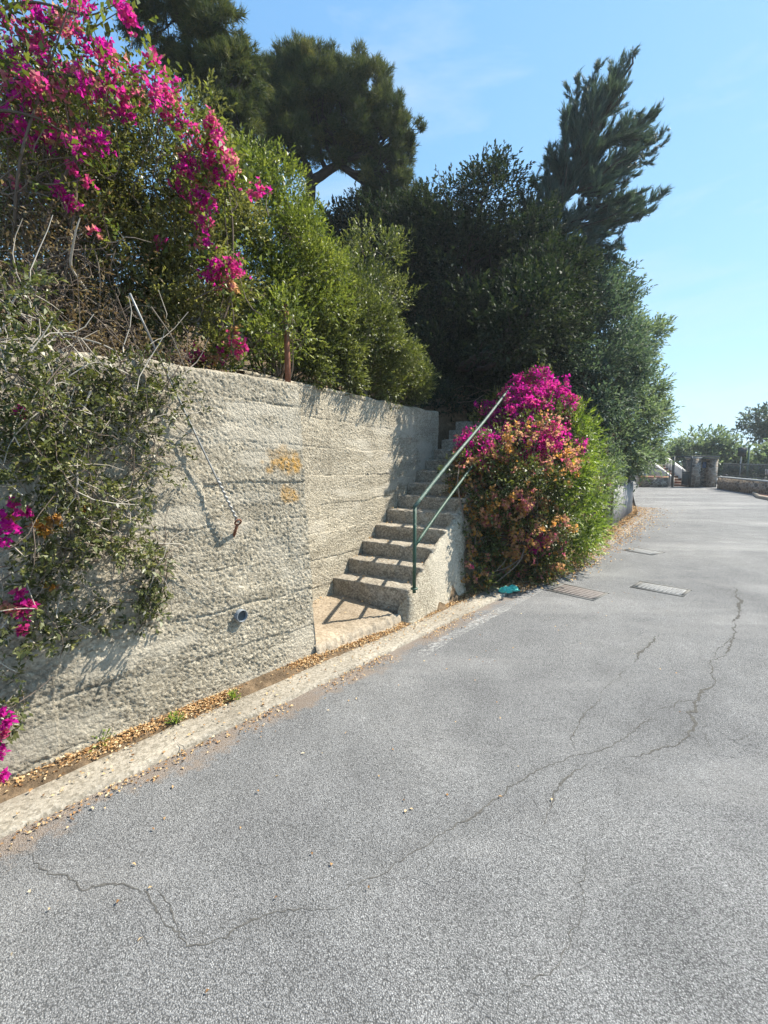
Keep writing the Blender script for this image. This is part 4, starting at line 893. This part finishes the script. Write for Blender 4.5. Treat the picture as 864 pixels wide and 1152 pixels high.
# ------------------------------------------------------------------ verge, fallen leaves, weeds
sV = np.arange(-7, 5.2, 0.06); oV = np.array([-0.10, -0.02, 0.05, 0.10, 0.13, 0.16])
V = np.array([[Wp(a, o, 0.0) + UP * (0.004 + 0.03 * (1 - max(o, 0) / 0.16) + 0.02 * float(fbm(np.array(a * 9), np.array(o * 14), 3)) - (0.03 if o > 0.15 else 0)) for o in oV] for a in sV])
tag(mesh('verge', V.reshape(-1, 3), [grid_faces(len(sV), len(oV))[:, ::-1]], M['earth'], smooth=True), kind='structure')
mb = MB()
def litter(P, size=0.034):
    n = len(P); A = unit(rdir(n) * [1, 1, 0.35]); V, Q = leaves(P, A, size * rng.uniform(0.6, 1.3, n), size * rng.uniform(0.4, 0.75, n), 0.35, np.tile(UP, (n, 1)))
    V[:, 2] = np.maximum(V[:, 2], np.repeat(P[:, 2] - 0.004, 4)); mb.add(V, Q=Q, v=np.repeat(np.clip(rng.normal(0.55, 0.33, n), 0, 1), 4))
n = 17000; s_ = rng.uniform(-4.5, 4.6, n); dn = fbm(s_ * 1.6, s_ * 0, 77, 3); o_ = np.abs(rng.normal(0, 0.055, n)) * (0.5 + dn * 1.3) + 0.005
m_ = (dn + rng.normal(0, .08, n) > 0.27); P = Wp(s_, o_, 0.0); P[:, 2] = 0.03 + rng.random(n) * 0.03 * np.clip(1 - o_ / .13, 0.1, 1); litter(P[m_], 0.021)
n = 1500; s_ = rng.uniform(-4, 4.4, n); o_ = 0.40 + np.abs(rng.normal(0, 0.07, n)); P = Wp(s_, o_, 0.0); P[:, 2] = 0.008; k_ = fbm(s_ * 1.3, s_ * 0 + 4, 78, 3) > 0.46; litter(P[k_], 0.020)
n = 260; s_ = rng.uniform(-3.5, 4, n); o_ = rng.uniform(0.14, 0.38, n); P = Wp(s_, o_, 0.0); P[:, 2] = 0.034; litter(P, 0.024)
n = 120; s_ = rng.uniform(-3, 4, n); o_ = 0.4 + np.abs(rng.normal(0, 0.9, n)); P = Wp(s_, o_, 0.0); P[:, 2] = 0.008; litter(P, 0.02)
n = 7000; t = rng.uniform(0, 1, n); P2 = np.array([np.interp(t * 5, [0, 1, 2, 3, 4, 5], [1.6, 2.3, 3.2, 5.4, 7.3, 9.0]), np.interp(t * 5, [0, 1, 2, 3, 4, 5], [6.0, 6.7, 7.7, 10.7, 13.6, 16.4])]).T
off = rng.normal(-.15, 1, n) * (0.09 + 0.32 * t); P = np.stack([P2[:, 0] - off * .7 - .03, P2[:, 1] + off * .7 - 0.02, np.zeros(n)], -1); P[:, 2] = np.maximum(ground_z(P[:, 0], P[:, 1]), 0) + 0.012 + rng.random(n) * .02; litter(P, 0.045)
tag(mb.build('fallen_leaves', M['litter']), kind='stuff')
for x, y, h_, lab in [(115, 838, .07, 'tiny green weed nearest the camera at the foot of the retaining wall'), (198, 812, .055, 'tiny green weed in the leaf litter at the middle of the wall foot'), (262, 786, .05, 'tiny dark weed at the wall foot below the drain pipe')]:
    b = gz(x, y, 0.03); q = np.tile(b, (26, 1)); D = unit(rdir(26) + UP * .8); mb = MB()
    Vv, Q, v = sprig_leaves(q, D, np.full(26, .6), n=4, sl=h_, L=.022, W=.009); mb.add(Vv, Q=Q, v=v); wd = empty('weed', b, lab, 'weed', 'weeds along the wall foot'); mb.build('leaves', M['lime'], wd)
    mb = MB(); [mb.tube([b, b + d * h_], .0015, 4, cap=False) for d in D[:10]]; mb.build('stems', M['green_paint'], wd)

# ------------------------------------------------------------------ drain covers, teal scrap
m = NM('cast_iron'); M['iron'] = m.done(m.pbr(m.ramp(m.noise(25, 5, .7), [(.35, (.13, .11, .10)), (.6, (.18, .155, .142)), (.8, (.23, .21, .20))]), .7, .3, m.bump(m.noise(80), .3, .004)))
m = NM('pale_cover'); M['cover'] = m.done(m.pbr(m.ramp(m.noise(30, 5, .7), [(.35, (.18, .178, .175)), (.65, (.28, .278, .272))]), .8, .2, m.bump(m.noise(80), .3, .004)))
m = NM('frame_grime'); M['grime'] = m.done(m.pbr((.15, .145, .135), .9, .1))
def cover(pix, lab, mat, nx, ny, name):
    c = [gz(x, y, 0) for x, y in pix]; ctr = sum(c) / 4; u = (c[1] - c[0] + c[2] - c[3]) / 2; v = (c[3] - c[0] + c[2] - c[1]) / 2
    L, Wd = np.linalg.norm(u), np.linalg.norm(v); u /= L; v = v - u * np.dot(u, v); v /= np.linalg.norm(v); rz = math.atan2(u[1], u[0])
    root = empty(name, ctr * [1, 1, 0], lab, 'drain cover'); mb = MB()
    for a, b_, l, w_ in [(0, Wd / 2, L + .05, .035), (0, -Wd / 2, L + .05, .035), (L / 2, 0, .035, Wd - .035), (-L / 2, 0, .035, Wd - .035)]:
        mb.box(ctr * [1, 1, 0] + u * a + v * b_ + UP * .001, (l, w_, .012), rz)
    mb.build('frame', M['grime'], root)
    mb = MB(); mb.box(ctr * [1, 1, 0] + UP * 0.0, (L - .05, Wd - .05, .011), rz)
    for i in range(nx):
        for j in range(ny):
            mb.box(ctr * [1, 1, 0] + u * ((i + .5) / nx - .5) * (L - .08) + v * ((j + .5) / ny - .5) * (Wd - .08) + UP * .0065, ((L - .08) / nx * .82, (Wd - .08) / ny * .86, .002), rz, bev=.15)
    mb.build('lid', M[mat], root)
cover([(619, 665), (671, 676), (679, 667), (631, 656.5)], 'reddish iron drain cover beside the worn white line near the green shrub', 'iron', 9, 5, 'drain_cover')
cover([(711, 661), (769, 671), (774, 664), (722, 654.5)], 'pale grey drain cover in the middle of the road', 'cover', 10, 5, 'drain_cover')
cover([(705, 619.5), (737, 625), (742, 621), (712, 616)], 'small farthest drain cover up the road, near the dry shrub', 'cover', 6, 4, 'drain_cover')
g = gz(572, 665, 0.03); root = empty('plastic_scrap', g * [1, 1, 0], 'crumpled teal plastic scrap lying on the gutter edge below the magenta bush', 'plastic scrap')
m = NM('teal_plastic'); M['teal'] = m.done(m.pbr((.08, .50, .40), .45, .4))
nu = 40; uu, vv = np.meshgrid(np.linspace(0, 1, nu), np.linspace(0, 1, nu), indexing='ij')
def wad(c, rx, ry, hz, sd):
    th = uu * 2 * PI; ph = vv * PI; r = 0.45 + 1.1 * fbm(np.cos(th) * 1.9 + 5 + sd, np.sin(th) * 1.9 + vv * 5, 50 + sd, 4) ** 1.3
    P = np.stack([np.cos(th) * np.sin(ph) * r * rx, np.sin(th) * np.sin(ph) * r * ry, np.maximum(np.cos(ph) * r * hz, -.2 * hz) + .02], -1) + c
    mb = MB(); mb.add(P.reshape(-1, 3), grid_faces(nu, nu)); return mb
mb = wad(g + np.array([-.05, -.03, -.01]), .10, .055, .06, 1); b2 = wad(g + np.array([.07, .04, -.01]), .075, .05, .06, 2); mb.add(b2.V[0], b2.Q[0])
mb.tube(smooth_path([g + [-.12, -.1, .01], g + [-.02, -.13, .05], g + [.08, -.03, .02], g + [.15, .0, .01]], 20), .006, 6)
mb.build('sheet', M['teal'], root, False)
g = gz(593, 667); mb = MB(); mb.box(g + UP * .012, (.07, .045, .028), .6, bev=.35); tag(mb.build('stone', M['grime']), 'small dark stone on the road just right of the teal scrap', 'stone')

# ------------------------------------------------------------------ grey board fence up the road
f0 = np.array([5.75, 11.55]); f1 = np.array([7.95, 14.75]); d = (f1 - f0); L = np.hypot(*d); d /= L; rz = math.atan2(d[1], d[0])
fn = empty('board_fence', (f0[0], f0[1], 0), 'weathered grey upright board fence at the left edge of the far road', 'fence')
m = NM('grey_boards'); c = m.ramp(m.noise(3.0, 5, .7, vec=m.mapped((6, 6, .6))), [(.3, (.13, .125, .13)), (.5, (.30, .29, .29)), (.7, (.45, .44, .43))]); M['boards'] = m.done(m.pbr(c, .9, .1))
mb = MB(); k = int(L / .13)
for i in range(k):
    p_ = f0 + d * (i + .5) * L / k; h_ = .98 + rng.normal(0, .025); mb.box((p_[0], p_[1], h_ / 2 - .03), (.115, .03, h_), rz + rng.normal(0, .02))
mb.build('boards', M['boards'], fn)
mb = MB(); nn = np.array([-d[1], d[0]])
for z in (.25, .75):
    c_ = (f0 + f1) / 2 + nn * .045; mb.box((c_[0], c_[1], z), (L, .04, .08), rz)
mb.build('rail', M['boards'], fn)
for i in range(4):
    p_ = f0 + d * (L * i / 3) + nn * .10; mb = MB(); mb.box((p_[0], p_[1], .5), (.09, .09, 1.08), rz); mb.build('post', M['boards'], fn)

# ------------------------------------------------------------------ the gate and garden at the end of the road
m = NM('rubble_stone'); vc = m.voro(3.6, out='Color', vec=m.mapped((1, 1, 1.7))); e_ = m.voro(3.6, 'DISTANCE_TO_EDGE', vec=m.mapped((1, 1, 1.7)))
c = m.ramp(m.sep(vc)[0], [(0, (.08, .07, .06)), (.5, (.16, .13, .105)), (1, (.26, .215, .17))]); c = m.mix(m.ramp(e_, [(.02, 1.), (.09, 0.)]), c, (.30, .28, .25))
M['rubble'] = m.done(m.pbr(c, .9, .15, m.bump(e_, .8, .05)))
M['terracotta'] = paint('terracotta', (.36, .17, .11), .85, .2, scale=5); M['white'] = paint('white_render', (.62, .60, .56), .85, .2, scale=3)
M['dark_iron'] = paint('dark_iron', (.025, .035, .04), .5, .4); M['blue'] = paint('blue_sign', (.03, .10, .24), .5, .4); M['grey_panel'] = paint('grey_panel', (.30, .32, .33), .6, .3)
G = 27.6
def gx(px, D=G): return at(px, 540, D)[0]
def gzv(py, D=G): return at(780, py, D)[2]
def boxpx(mb, x0, x1, y0, y1, D, dep, z0=None):
    a, b = gx(x0, D), gx(x1, D); zt = gzv(y0, D); zb = gzv(y1, D) if z0 is None else z0; mb.box(((a + b) / 2, D + dep / 2, (zt + zb) / 2), (b - a, dep, zt - zb))
gw = empty('stone_wall', (gx(738), G, 0), 'low rubble stone wall left of the iron gate, with a terracotta coping', 'wall')
mb = MB(); boxpx(mb, 724, 752, 537.5, 0, G, .5, -.05); mb.build('masonry', M['rubble'], gw)
mb = MB(); a, b = gx(723.5), gx(752.5); z = gzv(537.5); mb.hexa([[a, G - .05, z + .003], [b, G - .05, z + .003], [b, G + .55, z + .003], [a, G + .55, z + .003], [a + .1, G + .1, z + .10], [b, G - .0, z + .08], [b, G + .5, z + .08], [a + .1, G + .4, z + .10]]); mb.build('coping', M['terracotta'], gw)
gs = empty('garden_steps', (gx(758), G + .8, 0), 'terracotta steps between sloping white side walls behind the iron gate', 'steps')
a, b = gx(752, 29), gx(768, 29)
for k in range(8):
    mb = MB(); zt = .16 * (k + 1); mb.box(((a + b) / 2, G + .8 + .36 * k + .25, zt - .09), (b - a, .5, .18)); mb.build('step', M['terracotta'], gs)
    mb = MB(); mb.box(((a + b) / 2, G + .79 + .36 * k, zt - .012), (b - a - .02, .05, .03)); mb.build('nosing', M['white'], gs)
for x0, x1 in ((740, 743.5), (764, 768.5)):
    p0 = gx(x0, 28); p1 = gx(x1, 28); mb = MB()
    for xa, xb in ((p0 + (1.0 if x0 > 750 else 1.0), p1 + 1.0),):
        y0, y1 = G + .7, G + 3.6; mb.hexa([[xa, y0, -.1], [xb, y0, -.1], [xb, y1, -.1], [xa, y1, -.1], [xa, y0, .55], [xb, y0, .55], [xb, y1, 1.75], [xa, y1, 1.75]])
    mb.build('side_wall', M['white'], gs)
gt = empty('iron_gate', (gx(765), G, 0), 'dark iron gate with one leaf, posts and a top bar before the terracotta steps', 'gate')
for x in (757.3, 777): mb = MB(); boxpx(mb, x - .8, x + .8, 513.5, 0, G, .09, -.05); mb.build('post', M['dark_iron'], gt)
mb = MB(); boxpx(mb, 755, 808, 512.8, 514.3, G + .1, .08); mb.build('top_bar', M['dark_iron'], gt)
mb = MB()
for k in range(7): boxpx(mb, 767.2 + k * 1.45, 767.7 + k * 1.45, 517, 546, G + .05, .03)
for y in (517, 531, 545): boxpx(mb, 767, 777, y, y + 1.2, G + .045, .035)
boxpx(mb, 767.8, 776.5, 532.5, 544.8, G + .06, .012); mb.build('gate_leaf', M['dark_iron'], gt)
mb = MB()
for x in (749.5, 753, 755.5): boxpx(mb, x - .25, x + .25, 517, 546, G + .3, .03)
boxpx(mb, 749, 757, 519, 520, G + .29, .035); mb.build('side_railing', M['dark_iron'], gt)
pr = empty('stone_pillar', (gx(783), G, 0), 'rubble stone pillar right of the iron gate', 'pillar'); mb = MB(); boxpx(mb, 778.2, 787.5, 516, 0, G - .05, .6, -.05); mb.build('shaft', M['rubble'], pr)
mb = MB(); boxpx(mb, 777.6, 788, 514.6, 515.9, G - .1, .7); mb.build('cap', M['grey_panel'], pr)
pr = empty('stone_shelter', (gx(797), G, 0), 'rubble stone noticeboard shelter with a blue sign, next to the pillar', 'noticeboard')
mb = MB(); boxpx(mb, 800.5, 806.5, 516.5, 0, G - .1, .9, -.05); mb.build('side_wall', M['rubble'], pr)
mb = MB(); boxpx(mb, 787.7, 800.3, 517, 0, G + .55, .2, -.05); mb.build('back_wall', M['rubble'], pr)
mb = MB(); boxpx(mb, 789.5, 800, 519.5, 526.5, G + .45, .05); mb.build('sign', M['blue'], pr)
mb = MB(); boxpx(mb, 788.3, 808, 515, 516.2, G - .2, 1.1); mb.build('roof', M['dark_iron'], pr)
A = gz(806.5, 549.5)[:2]; B = gz(905, 565)[:2]; dv = B - A; L = np.hypot(*dv); dv /= L; rz = math.atan2(dv[1], dv[0]); nb = np.array([-dv[1], dv[0]])
rw_ = empty('stone_wall', (A[0], A[1], 0), 'long low rubble stone wall under an iron railing at the right edge', 'wall')
c_ = (A + B) / 2 - nb * -.2; mb = MB(); mb.box((c_[0], c_[1], .28), (L, .4, .70), rz); mb.build('masonry', M['rubble'], rw_)
mb = MB(); mb.box((c_[0], c_[1], .665), (L + .05, .46, .06), rz); mb.build('coping', M['grey_panel'], rw_)
ir = empty('iron_railing', (c_[0], c_[1], .69), 'dark iron railing standing on the long low stone wall', 'railing')
mb = MB()
for k in range(int(L / .14)):
    p_ = A + dv * (k + .5) * .14 + nb * .2; mb.box((p_[0], p_[1], 1.08), (.022, .022, .76), rz)
mb.build('bars', M['dark_iron'], ir)
for z in (.78, 1.40): mb = MB(); mb.box((c_[0], c_[1], z), (L, .03, .04), rz); mb.build('rail', M['dark_iron'], ir)
def near_line(px, py): return gz(px, py)
p_ = at(831, 545, 24.8); sg = empty('sign_post', (p_[0], p_[1], 0), 'dark rectangular sign board on a thin pole behind the stone wall', 'sign')
mb = MB(); mb.tube([[p_[0], p_[1], -.05], [p_[0], p_[1], 2.3]], .03, 8); mb.build('pole', M['grey_panel'], sg); mb = MB(); mb.box((p_[0], p_[1] - .05, 2.05), (.38, .03, .48), -.5); mb.build('board', M['dark_iron'], sg)
p_ = gz(838.6, 552.5); gp = empty('green_post', (p_[0], p_[1], 0), 'tall slim green post in front of the long stone wall', 'post')
mb = MB(); mb.tube([[p_[0], p_[1], -.03], [p_[0], p_[1], 2.25]], .045, 10); mb.build('shaft', M['pale_paint'], gp); mb = MB(); mb.tube([[p_[0], p_[1], 2.25], [p_[0], p_[1], 2.29]], .052, 10); mb.build('cap', M['green_paint'], gp)
p_ = at(862, 531, 22.3); ws = empty('notice', (p_[0], p_[1], p_[2]), 'small white notice fixed to the iron railing at the right edge', 'sign'); mb = MB(); mb.box(p_, (.22, .02, .26), rz); mb.build('panel', M['white'], ws)
p_ = at(720.5, 546, 30.5); bx = empty('utility_cabinet', (p_[0], p_[1], 0), 'small white cabinet at the far end of the road beside the stone wall', 'cabinet')
mb = MB(); mb.box((p_[0], p_[1], .37), (.42, .35, .80)); mb.build('body', M['white'], bx); mb = MB(); mb.box((p_[0], p_[1], .80), (.50, .43, .05)); mb.build('lid', M['grey_panel'], bx); mb = MB(); mb.box((p_[0], p_[1] - .185, .40), (.32, .02, .6)); mb.build('door', M['grey_panel'], bx)
# kerbed island at the right edge
mb = MB(); P_ = [gz(x, y)[:2] for x, y in [(846, 556), (852, 560.5), (880, 566), (930, 570), (930, 556), (875, 551.5), (852, 552.5)]]; P_ = np.array(P_); ctr = P_.mean(0)
V = np.concatenate([np.c_[P_, np.full(7, -.02)], np.c_[P_, np.full(7, .12)], np.c_[ctr + (P_ - ctr) * .9, np.full(7, .125)], np.c_[ctr + (P_ - ctr) * .89, np.full(7, .09)]]); i = np.arange(3)[:, None] * 7; j = np.arange(7)[None]
mb.add(V, np.stack([i + j, i + 7 + j, i + 7 + (j + 1) % 7, i + (j + 1) % 7], -1).reshape(-1, 4)); tag(mb.build('island_kerb', M['gutter']), kind='structure')
mb = MB(); mb.add(np.c_[ctr + (P_ - ctr) * .9, np.full(7, .10)]); mb.ngon(list(range(7))); m = NM('red_gravel'); M['redgravel'] = m.done(m.pbr(m.ramp(m.noise(14, 6, .8), [(.3, (.20, .10, .07)), (.7, (.42, .25, .18))]), .95, .1)); tag(mb.build('island_gravel', M['redgravel']), kind='structure')
# far trees
def far_tree(name, label, px, D, cl, mat, style='leaf', **kw):
    cl = [(c[0], c[1] - 5) + tuple(c[2:]) for c in cl]; b = at(px, 540, D); b[2] = -.1; c0 = clumps(cl); top = max(c[2] for c, r in c0); p1 = b + UP * (top * .5); p2 = b + UP * top * .85
    k = dict(dens=5, nsub=22, sub=.38, n=7, sl=.5, L=.24, W=.10, up=.3, subs=4); k.update(kw)
    return tree(name, label, 'tree', b, [b, p1, p2], .16, .05, clumps(cl), mat, 'bark', style, 'trees beyond the gate', **k)
far_tree('garden_tree', 'rounded grey green tree behind the iron gate and stone pillar', 785, 34, [(778, 512, 15, 34), (795, 508, 16, 34), (765, 522, 12, 34), (785, 525, 18, 34), (810, 515, 12, 34), (800, 528, 12, 33)], 'soft')
far_tree('garden_tree', 'low leafy tree behind the stone shelter and the iron railing', 825, 33, [(812, 505, 9, 33), (815, 522, 14, 33), (830, 528, 16, 33), (845, 532, 14, 32), (824, 515, 10, 33), (858, 538, 12, 32)], 'soft')
far_tree('umbrella_pine', 'spreading pine with thin dark limbs against the sky at the right edge', 856, 36, [(842, 483, 8, 36), (852, 476, 9, 36), (862, 484, 11, 36), (832, 494, 6, 36), (850, 492, 7, 36), (868, 494, 10, 36), (812, 497, 5, 36), (875, 478, 12, 36), (885, 492, 12, 36), (858, 500, 6, 36)], 'bluepine', dens=5)
far_tree('garden_tree', 'dense shrubby tree at the right edge behind the railing', 880, 30, [(868, 528, 12, 30), (885, 520, 18, 30), (905, 515, 22, 30), (900, 535, 18, 29)], 'soft')
far_tree('garden_tree', 'bushy tree left of the iron gate, above the low stone wall', 735, 36, [(735, 527, 9, 36), (748, 525, 10, 36), (725, 520, 12, 37), (715, 525, 14, 37), (745, 533, 9, 35), (705, 530, 12, 36)], 'soft')

n = 170; a_ = rng.uniform(-.6, 3.4, n); b_ = np.where(rng.random(n) < .5, rng.beta(.6, 2.5, n), rng.random(n)) * .95 + .02; k_ = np.floor(a_ / RUN); mb = MB(); P = Tp(a_, b_, 0.0); P[:, 2] = np.where(k_ < 0, ZL + .0, ZL + RISE * (k_ + 1)) + .014; litter(P, .03)
tag(mb.build('stair_leaves', M['litter']), kind='stuff')
jm = MB()
for k, (pts) in enumerate([[(416, 733), (425, 738), (434, 737), (437, 744)], [(196, 838), (206, 846), (210, 856)], [(300, 781), (309, 788), (312, 796)], [(505, 688), (515, 694), (522, 697)]]): 
    q0 = len(jm.V); crack_strip(jm, pts, .006, 60 + k, .031, 1.0)
tag(jm.build('gutter_cracks', M['crack']), kind='structure')

# ------------------------------------------------------------------ thin air volume added to imitate a lens veil over the trees
mb = MB(); mb.box((40, 40, 7.5), (222, 162, 17.4)); hz = mb.build('veil_volume', None)
m = bpy.data.materials.new('veil_air'); m.use_nodes = True; t_ = m.node_tree; t_.nodes.clear()
o_ = t_.nodes.new('ShaderNodeOutputMaterial'); v_ = t_.nodes.new('ShaderNodeVolumePrincipled'); v_.inputs['Color'].default_value = (.86, .93, 1, 1); v_.inputs['Density'].default_value = 0.0009; v_.inputs['Anisotropy'].default_value = 0.3
t_.links.new(v_.outputs[0], o_.inputs['Volume']); hz.data.materials.append(m); tag(hz, kind='stuff')
